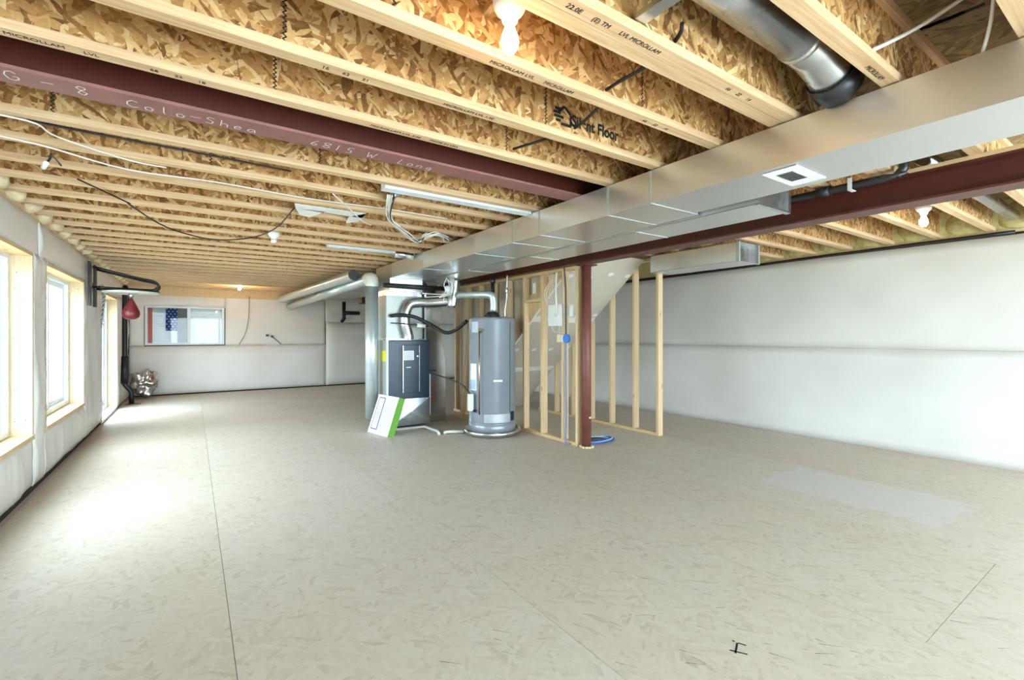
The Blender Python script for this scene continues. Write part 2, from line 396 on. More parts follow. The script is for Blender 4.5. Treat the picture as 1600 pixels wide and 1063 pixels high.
# ---- left wall with openings
OPEN = [(3.72, 5.55, .47, 2.02), (5.97, 7.81, .47, 2.0), (9.2, 10.95, .03, 1.98)]
wl = MB(); y = YR-.3
for (a, b, z0, z1) in OPEN:
    wl.box(-1.305, XL, y, a, -.1, ZJ); wl.box(-1.305, XL, a, b, z1, ZJ)
    if z0 > .1: wl.box(-1.305, XL, a, b, -.1, z0)
    y = b
wl.box(-1.305, XL, y, YB+.2, -.1, ZJ); wl.box(-1.305, -1.20, YR-.3, YB+.2, ZJ, ZT+.03)
wl = struct(wl.build('wall_left', 'gap'))
for (a, b, s) in ((-2.5, 2.6, 1), (2.6, 5.75, 2), (5.75, 8.9, 3), (8.9, 12.7, 4)):
    blanket('insulation_blanket', wl, 'x', XL, 1, a, b, 2.0 if s < 4 else 1.99, 2.33, .018, .06, 1.3, 2.0, s, wav=.02)
for (a, b, s) in ((-2.5, 3.7, 6), (5.57, 5.95, 7), (7.83, 9.18, 8)):
    blanket('insulation_blanket', wl, 'x', XL, 1, a, b, .04, 2.03, .045, .035, 4.0, 1.1, s, wav=.01)
for (a, b, s) in ((3.7, 5.57, 10), (5.95, 7.83, 11)):
    blanket('insulation_blanket', wl, 'x', XL, 1, a, b, .05, .455, .04, .04, 3.2, .7, s, wav=.025)
blanket('insulation_blanket', wl, 'x', XL, 1, 11.02, 12.72, .02, 2.02, .05, .05, 2.6, 1.0, 12, wav=.01)
# fibreglass stuffed above the wall plate, one tuft per joist bay
JY = [.353, .745, 1.138, 1.53, 1.925, 2.32] + [3.15+.4064*k for k in range(24)]
for i, y in enumerate(JY):
    if y > 2 and y < 12: MB().lump((XL+.03, y+.17, ZJ+.03), (.07, .10, .07), i, .6).build('insulation_tuft', 'foam', wl)
# sill plate line of timber under the joists
box(XL-.02, XL+.012, YR, YB, 2.325, 2.36).build('sill_plate', 'plate', wl)

def slider(name, y0, y1, z0, z1, door=False, n=1):
    """two-panel vinyl unit in the left wall with raw timber lining"""
    f = MB(); X0, X1 = -1.32, -1.245; fw = .05
    f.box(X0, X1, y0+.02, y0+.02+fw, z0+.02, z1-.02); f.box(X0, X1, y1-.02-fw, y1-.02, z0+.02, z1-.02)
    f.box(X0, X1, y0+.02+fw, y1-.02-fw, z0+.02, z0+.02+fw); f.box(X0, X1, y0+.02+fw, y1-.02-fw, z1-.02-fw, z1-.02)
    fr = struct(f.build(name, 'vinyl')); bevel(fr)
    ym = (y0+y1)/2; a, b = y0+.07, y1-.07
    for (p, q, xc) in ((a, ym+.03, -1.272), (ym-.03, b, -1.297)):
        s = MB(); sw = .055 if not door else .075; za, zb = z0+.07, z1-.07
        s.box(xc-.012, xc+.012, p, p+sw, za, zb); s.box(xc-.012, xc+.012, q-sw, q, za, zb)
        s.box(xc-.012, xc+.012, p+sw, q-sw, za, za+sw); s.box(xc-.012, xc+.012, p+sw, q-sw, zb-sw, zb)
        so = s.build('sash', 'vinyl', fr); bevel(so, .003)
        box(xc-.003, xc+.003, p+sw, q-sw, za+sw, zb-sw).build('pane', 'glass', so)
    X0, X1 = -1.25, XL+.012
    box(X0, X1, y0-.005, y0+.022, z0, z1).build('jamb_board', 'jamb', fr); box(X0, X1, y1-.022, y1+.005, z0, z1).build('jamb_board', 'jamb', fr)
    box(X0, X1+.004, y0+.022, y1-.022, z1-.03, z1).build('head_board', 'plate', fr)
    if z0 > .1: box(X0, X1+.01, y0+.0, y1-.0, z0-.02, z0+.018).build('sill_board', 'plate', fr)
    else: box(X0, X1, y0+.022, y1-.022, z0-.02, z0+.018).build('threshold', 'vinyl', fr)
    # nail heads in the far lining board
    r = random.Random(n); nb = MB()
    for k in range(16):
        x = r.uniform(-1.22, -1.14); z = r.uniform(z0+.1, z1-.1); nb.lathe([(0, -.001), (.004, 0), (.004, .001), (0, .002)], (0, 0, 0), 6)
        o = len(nb.v)-24
        for i in range(24): vx = nb.v[o+i]; nb.v[o+i] = (x+vx[0], y1-.022-vx[2], z+vx[1])
    nb.build('nail_head', 'gap', fr)['kind'] = 'stuff'
    return fr
slider('window_1', *OPEN[0], n=1); slider('window_2', *OPEN[1], n=2); slider('door_1', *OPEN[2], door=True, n=3)

# ---- right wall
wr = struct(box(XR+.03, XR+.2, YR-.3, YB+.3, -.1, ZT+.03).build('wall_right', 'gap'))
box(XR-.02, XR+.05, YR, YB, 2.335, 2.36).build('sill_plate', 'plate', wr)
blanket('insulation_blanket', wr, 'x', XR+.03, -1, YR, YB-.02, .0, 1.166, .012, .09, .8, .8, 21, base=.02, pinch=.3)
blanket('insulation_blanket', wr, 'x', XR+.03, -1, YR, YB-.02, 1.168, 2.31, .012, .09, .8, .8, 22, base=.02, pinch=.3)
box(XR-.005, XR+.03, YR, YB, ZJ, ZT).build('rim_insulation', 'batt', wr)
RJ = [1.2+.4064*k for k in range(-5, 10)]
for i, y in enumerate(RJ):
    MB().lump((XR+.02, y+.175, ZJ+.13), (.06, .175, .16), i+40, .25).build('insulation_batt', 'batt', wr)

# ---- back wall with high window
WX0, WX1, WZ0, WZ1 = -.84, .62, 1.10, 1.965
wb = MB(); wb.box(XL-.2, WX0, YB, YB+.2, -.1, ZT+.03); wb.box(WX1, XR+.2, YB, YB+.2, -.1, ZT+.03); wb.box(WX0, WX1, YB, YB+.2, -.1, WZ0); wb.box(WX0, WX1, YB, YB+.2, WZ1, ZT+.03)
wb = struct(wb.build('wall_back', 'gap'))
box(XL, XR, YB-.012, YB, 2.18, ZT).build('rim_board', 'plate', wb)
blanket('insulation_blanket', wb, 'y', YB, -1, XL+.02, 2.85, .03, 1.08, .02, .07, 1.0, 1.0, 31, base=.05)
blanket('insulation_blanket', wb, 'y', YB, -1, 2.86, XR, .03, 1.66, .015, .08, 1.0, 1.0, 32, base=.10)
blanket('insulation_blanket', wb, 'y', YB, -1, XL+.02, WX1+.02, WZ1-.01, 2.22, .012, .06, 1.0, 3.0, 33, wav=.03)
blanket('insulation_blanket', wb, 'y', YB, -1, WX1+.015, 2.84, 1.085, 2.25, .02, .06, .8, 1.6, 34, wav=.02)
blanket('insulation_blanket', wb, 'y', YB, -1, XL+.02, WX0-.01, 1.085, WZ1, .02, .05, 2, 2, 35)
blanket('insulation_blanket', wb, 'y', YB, -1, 2.85, XR, 1.66, 2.3, .05, .05, 2.6, 1.4, 36)
f = MB(); fw = .045
f.box(WX0, WX0+fw, YB+.02, YB+.09, WZ0, WZ1); f.box(WX1-fw, WX1, YB+.02, YB+.09, WZ0, WZ1); f.box(WX0+fw, WX1-fw, YB+.02, YB+.09, WZ0, WZ0+fw); f.box(WX0+fw, WX1-fw, YB+.02, YB+.09, WZ1-fw, WZ1)
w3 = struct(f.build('window_3', 'vinyl'))
xm = -.06
box(xm-.03, xm+.03, YB+.03, YB+.08, WZ0+fw, WZ1-fw).build('meeting_stile', 'vinyl', w3)
box(WX0+fw, xm-.03, YB+.05, YB+.055, WZ0+fw, WZ1-fw).build('pane', 'glass', w3); box(xm+.03, WX1-fw, YB+.05, YB+.055, WZ0+fw, WZ1-fw).build('pane', 'glass', w3)
bl = thing('venetian_blind', (-.1, YB+.14, WZ0), 'white horizontal slat blind in the high back wall window', 'blind')
box(WX0+.01, WX1-.01, YB+.13, YB+.16, WZ1-.05, WZ1-.01).build('head_rail', 'white', bl)
for k in range(15):
    z = WZ0+.01+k*.056
    MB().slab([(WX0+.01, YB+.138, z), (WX1-.01, YB+.138, z), (WX1-.01, YB+.150, z+.078), (WX0+.01, YB+.150, z+.078)], (0, .0015, 0)).build('slat', 'slat', bl)
fg = thing('flag', (-.4, YB+.112, WZ0), 'red, white and blue flag with a starred canton in the back window', 'flag')
yf = YB+.112
box(WX0+.046, WX0+.125, yf, yf+.002, WZ0+.046, WZ1-.046).build('red_stripe', 'flagred', fg)
box(-.48, -.06, yf, yf+.002, 1.42, WZ1-.046).build('canton', 'flagblue', fg)
box(WX0+.125, -.48, yf, yf+.002, WZ1-.15, WZ1-.046).build('white_stripe', 'flagwhite', fg)
for r_ in range(9):
    for c_ in range(5 if r_ % 2 else 6):
        x = -.46+c_*.072+(.036 if r_ % 2 else 0); z = 1.455+r_*.056; s_ = MB(); vs = []
        for k in range(10): a = PI/2+k*PI/5; rr_ = .024 if k % 2 == 0 else .010; vs.append((x+rr_*math.cos(a), yf-.002, z+rr_*math.sin(a)))
        s_.add(vs, [tuple(range(9, -1, -1))]).build('star', 'flagwhite', fg)
box(-.27, -.03, YB+.084, YB+.087, WZ0+.05, WZ1-.05).build('insect_screen', 'screen', w3)

# ---- rear wall (unseen, behind the camera); wide glazing assumed, sized to brighten the room
rw = MB(); R_OPEN = [(-.9, 3.2, .1, 2.2), (3.5, 6.4, .1, 2.2)]
x = XL-.3
for (a, b, z0, z1) in R_OPEN:
    rw.box(x, a, YR-.2, YR, -.1, ZT); rw.box(a, b, YR-.2, YR, -.1, z0); rw.box(a, b, YR-.2, YR, z1, ZT); x = b
rw.box(x, XR+.3, YR-.2, YR, -.1, ZT)
rw = struct(rw.build('wall_rear', 'blanket'))
for i, (a, b, z0, z1) in enumerate(R_OPEN):
    f = MB(); f.box(a, a+.06, YR-.12, YR-.04, z0, z1); f.box(b-.06, b, YR-.12, YR-.04, z0, z1); f.box(a+.06, b-.06, YR-.12, YR-.04, z0, z0+.06); f.box(a+.06, b-.06, YR-.12, YR-.04, z1-.06, z1); f.box((a+b)/2-.04, (a+b)/2+.04, YR-.11, YR-.05, z0+.06, z1-.06)
    fo = struct(f.build('window_%d' % (4+i), 'vinyl')); box(a+.06, b-.06, YR-.085, YR-.08, z0+.06, z1-.06).build('pane', 'glass', fo)

# ================================================================== JOISTS AND STEEL
FW, FH, WT = .059, .036, .011
def joist_meshes(x0, x1):
    return (box(x0, x1, -FW, 0, ZJ, ZJ+FH).mesh('bottom_flange', 'lvl'), box(x0, x1, -FW/2-WT/2, -FW/2+WT/2, ZJ+FH, ZT-FH).mesh('web', 'osb'), box(x0, x1, -FW, 0, ZT-FH, ZT-.0005).mesh('top_flange', 'lvl'))
LM = joist_meshes(-1.2, 3.77); RM = joist_meshes(3.785, 6.66)
zig = MB(); pts = []
for k in range(25): z = ZJ+FH+(ZT-2*FH-ZJ)*k/24; pts.append(((.006 if k % 2 else -.006), z))
for k in range(24): (xa, za), (xb, zb) = pts[k], pts[k+1]; zig.add([(xa-.004, 0, za), (xa+.004, 0, za), (xb+.004, 0, zb), (xb-.004, 0, zb)], [(0, 1, 2, 3)])
ZIG = zig.mesh('web_joint', 'gap')
def joist(y, meshes, label, group, joints=()):
    t = thing('floor_joist', (0, y, 0), label, 'joist', group)
    for me in meshes:
        o = bpy.data.objects.new(me.name, me); COL.objects.link(o); o.parent = t
    for x in joints:
        o = bpy.data.objects.new('web_joint', ZIG); COL.objects.link(o); o.parent = t; o.location = (x, -FW/2-WT/2-.0006, 0)
    return t
near = [y for y in JY if y < 2.5]; far = [y for y in JY if y > 2.5 and y < YB-.1]
jr = random.Random(5); JO = {}
for i, y in enumerate(reversed(near)):
    x0 = {0: .30, 1: .28, 2: .55}.get(i, jr.uniform(0, 2))
    lab = ['timber I-joist right beside the dark red cross beam, on the camera side of it', 'timber I-joist printed with a house logo on its strand board web', 'timber I-joist just behind the bare bulb at the top of the picture',
        'nearer I-joist of the doubled pair in front of the bare bulb', 'I-joist with the big round silver duct on its far side', 'nearest I-joist, at the top right corner above the big duct', 'I-joist overhead, just out of the top of the picture']
    JO[round(y, 3)] = joist(y, LM, lab[i], 'I-joists overhead', (x0, x0+1.22) if i < 3 else ())
joist(1.138+.063, LM, 'farther I-joist of the doubled pair in front of the bare bulb', 'I-joists overhead')
for i, y in enumerate(far):
    x0 = jr.uniform(-.6, .9)
    JO[round(y, 3)] = joist(y, LM, '%s I-joist beyond the dark red cross beam, counting away from the camera' % ORD[i+1], 'I-joists overhead', (x0, x0+1.22) if i < 6 else ())
for i, y in enumerate(RJ):
    if y < .5 or y > 4.1: continue
    joist(y, RM, '%s I-joist from the front over the right bay between red girder and white wall' % ORD[len([q for q in RJ if .5 <= q <= y])], 'I-joists of the right bay')
# printed marks on joists
DN = (PI, 0, 0)
def flange_print(px, py, s, size, jy, flip=False):
    p = atz(px, py, ZJ-.0007)
    x = p.x
    for k in s.split('  '):
        o = text('flange_print', k.strip(), size, (x, jy-.018, ZJ-.0008), DN, 'ink', JO[round(jy, 3)]); x = max(v.co.x for v in o.data.vertices)+.05
JB, JA, JC, JD = 1.925, 2.32, 1.53, 1.138
for px, py, s, jy, fl_ in ((5, 52, 'MICROLLAM  LVL', JA, 0), (235, 115, '66   22   18', JA, 0), (575, 200, 'MICROLLAM LVL 2.0E  MADE IN USA', JA, 0), (500, 110, '16  62  21', JB, 0), (690, 165, 'MICROLLAM LVL 1.9E', JB, 0),
        (750, 110, 'MICROLLAM LVL  MICROLLAM', JC, 0), (990, 195, '66  22  14', JC, 0), (880, 20, '2.0E  (E) TM  LVL MICROLLAM', JD, 0), (1120, 145, '66  22  14', JD, 0), (860, 30, '22', JD, 0), (1340, 110, 'MICROLLAM', .745, 0)):
    flange_print(px, py, s, .028, jy, fl_)
jb = JO[1.925]; yw = JB-FW/2-WT/2-.0008
text('web_print', 'Silent Floor', .085, (1.675, yw, 2.448), (PI/2, 0, 0), 'ink', jb, 0, .36, .0028)
lg = MB()
def strip2(a, b, wd):
    a, b = Vector(a), Vector(b); n = Vector((-(b-a).y, (b-a).x)).normalized()*wd/2
    lg.add([(q.x, yw, q.y) for q in (a-n, b-n, b+n, a+n)], [(0, 1, 2, 3)])
for a, b in (((1.585, 2.50), (1.625, 2.535)), ((1.625, 2.535), (1.668, 2.50)), ((1.668, 2.50), (1.668, 2.44)), ((1.668, 2.44), (1.60, 2.44)), ((1.56, 2.515), (1.60, 2.515)), ((1.55, 2.495), (1.60, 2.495)), ((1.553, 2.475), (1.62, 2.475)), ((1.565, 2.455), (1.60, 2.455))): strip2(a, b, .016)
lg.build('web_logo', 'ink', jb)

# dark red cross beam sitting in the joist depth
cb = thing('steel_beam', (1.2, 2.65, ZJ), 'dark red steel cross beam with chalk writing, level with the I-joists', 'beam')
box(-1.2, 3.69, 2.575, 2.725, ZJ-.006, ZJ+.008).build('bottom_flange', 'red_dust', cb); box(-1.2, 3.69, 2.644, 2.656, ZJ+.008, ZT-.016).build('web', 'red', cb); box(-1.2, 3.69, 2.575, 2.725, ZT-.016, ZT-.002).build('top_flange', 'red', cb)
ch = MB()
GL = {'G': [[(.9, .8), (.6, 1), (.2, .85), (0, .5), (.15, .1), (.5, 0), (.9, .2), (.9, .45), (.55, .45)]], '-': [[(0, .5), (.9, .55)]], '8': [[(.8, .9), (.4, 1), (.1, .8), (.4, .55), (.85, .3), (.5, 0), (.1, .2), (.45, .55), (.8, .75), (.8, .9)]],
    'C': [[(.9, .85), (.5, 1), (.1, .7), (.05, .3), (.4, 0), (.9, .15)]], 'o': [[(.5, .55), (.15, .4), (.2, .05), (.6, 0), (.8, .3), (.5, .55)]], 'l': [[(.4, 1), (.35, .1), (.5, 0)]], 'S': [[(.85, .9), (.4, 1), (.15, .75), (.75, .4), (.6, .05), (.1, .1)]],
    'h': [[(.2, 1), (.15, 0)], [(.15, .35), (.5, .55), (.75, .4), (.75, 0)]], 'e': [[(.15, .3), (.75, .35), (.5, .6), (.15, .4), (.2, .05), (.75, .1)]], 'a': [[(.75, .5), (.3, .5), (.1, .2), (.4, 0), (.75, .3)], [(.75, .5), (.85, 0)]],
    '6': [[(.7, 1), (.25, .6), (.1, .2), (.45, 0), (.75, .25), (.4, .45), (.15, .3)]], '1': [[(.4, 1), (.4, 0)]], '5': [[(.85, 1), (.3, 1), (.2, .6), (.7, .5), (.7, .1), (.2, 0)]], 'W': [[(0, 1), (.25, 0), (.5, .6), (.75, 0), (1, 1)]], 'L': [[(.3, 1), (.2, 0), (.8, .05)]],
    'n': [[(.15, .5), (.15, 0)], [(.15, .35), (.5, .55), (.75, .4), (.75, 0)]], 'g': [[(.75, .5), (.3, .5), (.15, .2), (.5, .05), (.75, .4), (.75, -.2), (.3, -.3)]], '.': [[(.4, .05), (.5, 0)]], ' ': []}
def scrawl(s, x, ytop, h, adv):
    for c_ in s:
        for st in GL[c_]:
            for a, b in zip(st, st[1:]):
                p = Vector((x+a[0]*adv*.8, ytop+(1-a[1])*h)); q = Vector((x+b[0]*adv*.8, ytop+(1-b[1])*h)); n = Vector((-(q-p).y, (q-p).x)).normalized()*.0022
                ch.add([(v_.x, v_.y, ZJ-.0068) for v_ in (p-n, q-n, q+n, p+n)], [(0, 1, 2, 3)])
        x += adv
scrawl('G - 8', -.61, 2.60, .085, .052); scrawl('Colo-Shea', -.24, 2.625, .075, .058); scrawl('6815 W. Long', .52, 2.62, .075, .06)
ch.build('chalk_writing', 'chalk', cb)

# girder along the room
gd = thing('steel_girder', (3.78, 4, 2.155), 'dark red steel girder running the length of the room on a post', 'girder')
box(3.69, 3.87, YR+.1, YB-.06, 2.155, 2.169).build('bottom_flange', 'red', gd); box(3.775, 3.785, YR+.1, YB-.06, 2.169, 2.321).build('web', 'red', gd); box(3.69, 3.87, YR+.1, YB-.06, 2.321, 2.335).build('top_flange', 'red', gd)
box(3.69, 3.87, YR+.1, YB-.06, 2.335, ZJ).build('nailer_plank', 'plate', gd)
ps = thing('steel_post', (3.84, 4.07, 0), 'round dark red steel post standing on the floor beside the stud wall', 'post')
MB().tube([(3.84, 4.07, 0), (3.84, 4.07, 2.14)], .056, 24).build('shaft', 'post_red', ps); box(3.74, 3.92, 3.97, 4.132, 2.14, 2.1545).build('cap_plate', 'red', ps)
fm = MB()
for k in range(11): a = k*2*PI/11; fm.lump((3.84+.068*math.cos(a), 4.07+.068*math.sin(a), .012), (.024, .024, .016), k, .3, 1)
fm.build('foam_ring', 'foam', ps); MB().tube([(3.84, 4.005, .36), (3.84, 4.02, .36)], .012, 8).build('bolt', 'foam', ps)

# ================================================================== DUCTS
def seam_y(parent, y, x0, x1, z0, z1, t=.003):
    s = MB(); s.box(x0-t, x0, y-.008, y+.008, z0-t, z1); s.box(x0, x1, y-.008, y+.008, z0-t, z0); s.box(x1, x1+t, y-.008, y+.008, z0-t, z1); return s.build('drive_cleat', 'dullgalv', parent)
du = thing('supply_duct', (2.6, 2, 2.15), 'long rectangular galvanised main duct with a ceiling register, running under the joists', 'duct')
ys = [YR+.2, 1.93, 2.29, 3.06, 3.45, 4.13, 5.42, 6.5, 7.2]; DX1 = 2.86
for a, b in zip(ys, ys[1:]):
    x1 = 2.80 if b < 2 else DX1
    o = box(2.36, x1, a+.002, b-.002, 2.15, 2.352).build('duct_section', 'galv', du)
for y in ys[1:-1]: seam_y(du, y, 2.36, 2.80 if y < 2 else DX1, 2.15, 2.352)
rg = o = box(2.40, 2.72, 1.09, 1.26, 2.143, 2.15).build('register_frame', 'white', du); bevel(o, .004)
box(2.46, 2.62, 1.135, 1.215, 2.141, 2.1432).build('register_grille', 'dullgalv', rg)
for k in range(8): box(2.465+k*.02, 2.473+k*.02, 1.138, 1.212, 2.1385, 2.141).build('register_louvre', 'iron', rg)
rd = thing('return_duct', (3.08, 4, 2.14), 'shorter galvanised return duct between the main duct and the red girder', 'duct')
s = MB(); X0, X1, Ya, Yb, Z0, Z1 = 2.885, 3.27, 1.53, 6.9, 2.14, 2.34
s.slab([(X0, Ya, Z0), (X1, Ya, Z0), (X1, Yb, Z0), (X0, Yb, Z0)], (0, 0, .003)); s.slab([(X0, Ya, Z1), (X1, Ya, Z1), (X1, Yb, Z1), (X0, Yb, Z1)], (0, 0, .003)); s.box(X0, X0+.003, Ya, Yb, Z0, Z1); s.box(X1-.003, X1, Ya, Yb, Z0, Z1)
s.build('duct_shell', 'galv', rd); box(X0+.003, X1-.003, Ya+.03, Ya+.034, Z0+.003, Z1).build('end_cap', 'galv2', rd)
s = MB(); s.box(X1-.02, X1+.012, Ya-.004, Ya+.03, Z0-.006, Z1); s.box(X0, X1-.02, Ya-.004, Ya+.02, Z0-.006, Z0+.004); s.build('end_flange', 'galv2', rd)
for y in (2.5, 3.9, 5.2): seam_y(rd, y, X0, X1, Z0, Z1, .004)
d3 = thing('branch_duct', (5.08, 3.4, 2.13), 'short open-ended rectangular duct by the right end of the stair wall', 'duct')
s = MB(); X0, X1, Ya, Yb, Z0, Z1 = 4.88, 5.29, 2.80, 3.985, 2.13, 2.34
s.box(X0, X0+.003, Ya, Yb, Z0, Z1); s.box(X1-.003, X1, Ya, Yb, Z0, Z1); s.box(X0, X1, Ya, Yb, Z0, Z0+.003); s.box(X0, X1, Ya, Yb, Z1-.003, Z1); s.build('duct_shell', 'galv', d3)
box(X0+.003, X1-.003, Ya+.12, Ya+.124, Z0+.003, Z1-.003).build('damper', 'galv2', d3)
s = MB()
for x in (X0-.006, X1-.02): s.box(x, x+.026, Ya-.005, Ya+.03, Z0-.008, Z1)
s.build('taped_edge', 'dullgalv', d3)
d4 = thing('far_duct', (2.8, 10, 2.2), 'flat grey duct run continuing behind the furnace to the back wall', 'duct')
box(2.48, 3.25, 7.22, 12.3, 2.2, 2.34).build('duct_shell', 'dullgalv', d4)
for y in (8.2, 9.4, 10.6, 11.6): seam_y(d4, y, 2.48, 3.25, 2.2, 2.34, .006)
rp = thing('round_duct', (1.5, .93, 2.43), 'round silver duct with an elbow between the joists at the top right', 'duct')
MB().tube([(.6, .90, 2.515), (2.0, .90, 2.515)], .086, 28).build('pipe', 'galv2', rp)
MB().tube([(2.0, .90, 2.515), (2.12, .90, 2.51), (2.24, .90, 2.48), (2.33, .90, 2.44)], [.089]*4, 28).build('elbow', 'galv2', rp)
MB().tube([(2.285, .90, 2.46), (2.37, .90, 2.425)], .096, 28).build('collar', 'iron', rp); MB().tube([(1.985, .90, 2.515), (2.015, .90, 2.515)], .092, 28).build('clamp_band', 'galv', rp)
bp = thing('branch_pipe', (5.5, .96, 2.42), 'thin grey round duct crossing the right bay at the right edge', 'pipe')
MB().tube([(2.9, .98, 2.45), (6.35, .98, 2.45)], .048, 16).build('pipe', 'galv2', bp)
p1 = thing('round_duct', (2.0, 9.5, 2.2), 'long round silver duct with a black open end, hung under the far joists', 'duct')
MB().tube([(1.945, 6.93, 2.2), (1.80, 12.68, 2.2)], .081, 24, False).build('pipe', 'greypipe', p1); MB().tube([(1.945, 6.94, 2.2), (1.945, 6.955, 2.2)], .079, 24).build('open_end', 'black', p1)
for y in (8.4, 10.2): MB().tube([(1.81-.0*y+.0, y, 2.2), (1.895, y, 2.112), (1.985, y, 2.2), (1.90, y, 2.288), (1.90, y, ZJ)], .005, 6, True, 4).build('hanger_wire', 'chainmetal', p1)
p2 = thing('vent_pipe', (2.14, 6.72, .13), 'tall silver vent pipe standing left of the furnace with an elbow on top', 'pipe')
MB().tube([(2.14, 6.72, .13), (2.14, 6.72, 2.05)], .09, 24).build('riser', 'greypipe', p2)
MB().tube([(2.14, 6.72, 2.03), (2.14, 6.72, 2.09), (2.142, 6.77, 2.14), (2.145, 6.88, 2.15)], .096, 24, True, 4).build('elbow', 'pvc', p2); MB().tube([(2.145, 6.86, 2.15), (1.99, 12.66, 2.03)], .083, 24).build('run', 'greypipe', p2)

# ================================================================== FURNACE
fu = thing('furnace', (2.58, 6.75, 0), 'furnace with a navy blue louvred door on a sheet metal base', 'furnace')
FX0, FX1, FY = 2.27, 2.90, 6.40
box(FX0-.0, FX1, FY+.03, 7.15, .42, 1.25).build('cabinet', 'dullgalv', fu)
dr = box(FX0+.01, FX1-.005, FY, FY+.03, .41, 1.25).build('door', 'navy', fu); bevel(dr, .012, 3)
pn = box(2.475, 2.735, FY-.012, FY, .49, 1.185).build('centre_panel', 'navy', dr); bevel(pn, .006, 2)
for x in (2.477, 2.725): box(x, x+.008, FY-.018, FY-.012, .5, 1.175).build('trim_strip', 'galv2', dr)
for x0 in (2.425, 2.74):
    lv = MB()
    for k in range(34): lv.box(x0, x0+.045, FY-.004, FY, .50+k*.0195, .508+k*.0195)
    lv.build('louvres', 'navydark', dr)
box(2.495, 2.645, FY-.0145, FY-.012, .965, 1.10).build('data_label', 'label', dr)
lb = MB()
for k in range(6): lb.box(2.505, 2.635, FY-.0155, FY-.0145, .975+k*.02, .981+k*.02)
lb.build('label_lines', plain('label_grey', srgb(160, 160, 160), .7), dr)
MB().tube([(2.70, FY-.02, 1.02), (2.70, FY-.012, 1.02)], .012, 12).build('sight_glass', 'chainmetal', dr); box(2.53, 2.60, FY-.0155, FY-.012, .855, .868).build('maker_badge', 'label', dr)
# base with cross-broken front
bs = MB(); x0, x1, z0, z1 = FX0+.02, FX1, .03, .41; c = ((x0+x1)/2, FY-.02, (z0+z1)/2)
q = [(x0, FY, z0), (x1, FY, z0), (x1, FY, z1), (x0, FY, z1)]; b = [(x, 7.15, z) for x, _, z in q]
bs.add(q+[c]+b, [(0, 1, 4), (1, 2, 4), (2, 3, 4), (3, 0, 4), (1, 0, 5, 6), (2, 1, 6, 7), (3, 2, 7, 8), (0, 3, 8, 5), (8, 7, 6, 5)]); bs.build('return_base', 'galv2', fu)
box(FX0+.05, FX1-.05, FY+.04, 7.1, 0, .03).build('foot_rail', 'iron', fu)
cc = thing('coil_cabinet', (2.6, 6.8, 1.25), 'pale grey sheet metal coil cabinet on top of the blue-doored furnace', 'coil cabinet')
box(2.30, 2.91, 6.565, 7.15, 1.251, 1.965).build('coil_box', 'dullgalv', cc); box(2.295, 2.915, 6.56, 7.15, 1.9, 1.965).build('foil_tape', 'foil', cc); box(2.295, 2.915, 6.56, 7.15, 1.251, 1.275).build('foil_tape', 'foil', cc)
box(2.36, 2.86, 6.58, 7.14, 1.965, 2.149).build('supply_plenum', 'galv', cc)
box(FX0-.012, FX0+.012, FY+.02, FY+.045, .45, 1.25).build('corner_strip', 'vinyl', fu)
box(FX0-.002, FX0, FY+.1, FY+.3, .95, 1.1).build('warning_sticker', plain('yellow_sticker', srgb(225, 215, 60), .6), fu)
# flue
fp = thing('flue_pipe', (2.6, 6.45, 1.25), 'silver flue pipe rising from the furnace and elbowing to the right', 'flue pipe')
MB().tube([(2.60, 6.48, 1.262), (2.60, 6.48, 1.30), (2.585, 6.48, 1.37), (2.55, 6.48, 1.5), (2.56, 6.48, 1.66), (2.62, 6.47, 1.77), (2.74, 6.43, 1.80), (2.9, 6.34, 1.80), (3.12, 6.14, 1.82)], .073, 20, True, 4).build('pipe', 'galv2', fp)
MB().tube([(3.11, 6.10, 1.72), (3.13, 6.10, 1.86), (3.15, 6.10, 2.0), (3.16, 6.1, 2.132)], [.07, .085, .08, .075], 18, True, 3).build('tee', 'galv2', fp)
sd = thing('return_drop', (3.09, 6.8, 0), 'upright galvanised return duct between furnace and water heater, lettered FILTER in red', 'duct')
box(2.935, 3.245, 6.585, 7.1, .0, .86).build('filter_box', 'galvshine', sd)
MB().hexa([(2.935, 6.585, .86), (3.245, 6.585, .86), (3.245, 7.1, .86), (2.935, 7.1, .86), (2.93, 6.62, 1.5), (3.16, 6.62, 1.5), (3.16, 7.1, 1.5), (2.93, 7.1, 1.5)]).build('taper', 'galvshine', sd)
MB().hexa([(2.93, 6.62, 1.5), (3.16, 6.62, 1.5), (3.16, 7.1, 1.5), (2.93, 7.1, 1.5), (2.93, 6.62, 2.136), (3.24, 6.62, 2.136), (3.24, 6.9, 2.136), (2.93, 6.9, 2.136)]).build('riser', 'galvshine', sd)
box(2.975, 2.99, 6.575, 6.585, .12, .74).build('slot_cover', 'white', sd); box(2.965, 3.085, 6.578, 6.585, .77, .80).build('slot_handle', 'iron', sd)
text('red_lettering', 'FILTER', .095, (3.005, 6.583, .62), (PI/2, PI/2, 0), 'redink', sd, 0, .33)
ln = thing('refrigerant_line', (2.7, 6.42, 2.03), 'straight black insulated pipe across the top of the furnace', 'pipe'); MB().tube([(2.22, 6.46, 2.03), (3.18, 6.40, 2.02)], .034, 12).build('insulation', 'black', ln)
MB().tube([(2.86, 6.44, 2.09), (2.86, 6.46, 2.0), (2.86, 6.535, 1.92), (2.86, 6.535, 1.27)], .011, 8).build('wire_tail', 'iron', ln)
ln2 = thing('suction_line', (2.8, 6.3, 1.4), 'sagging black insulated hose between furnace coil and water heater', 'pipe')
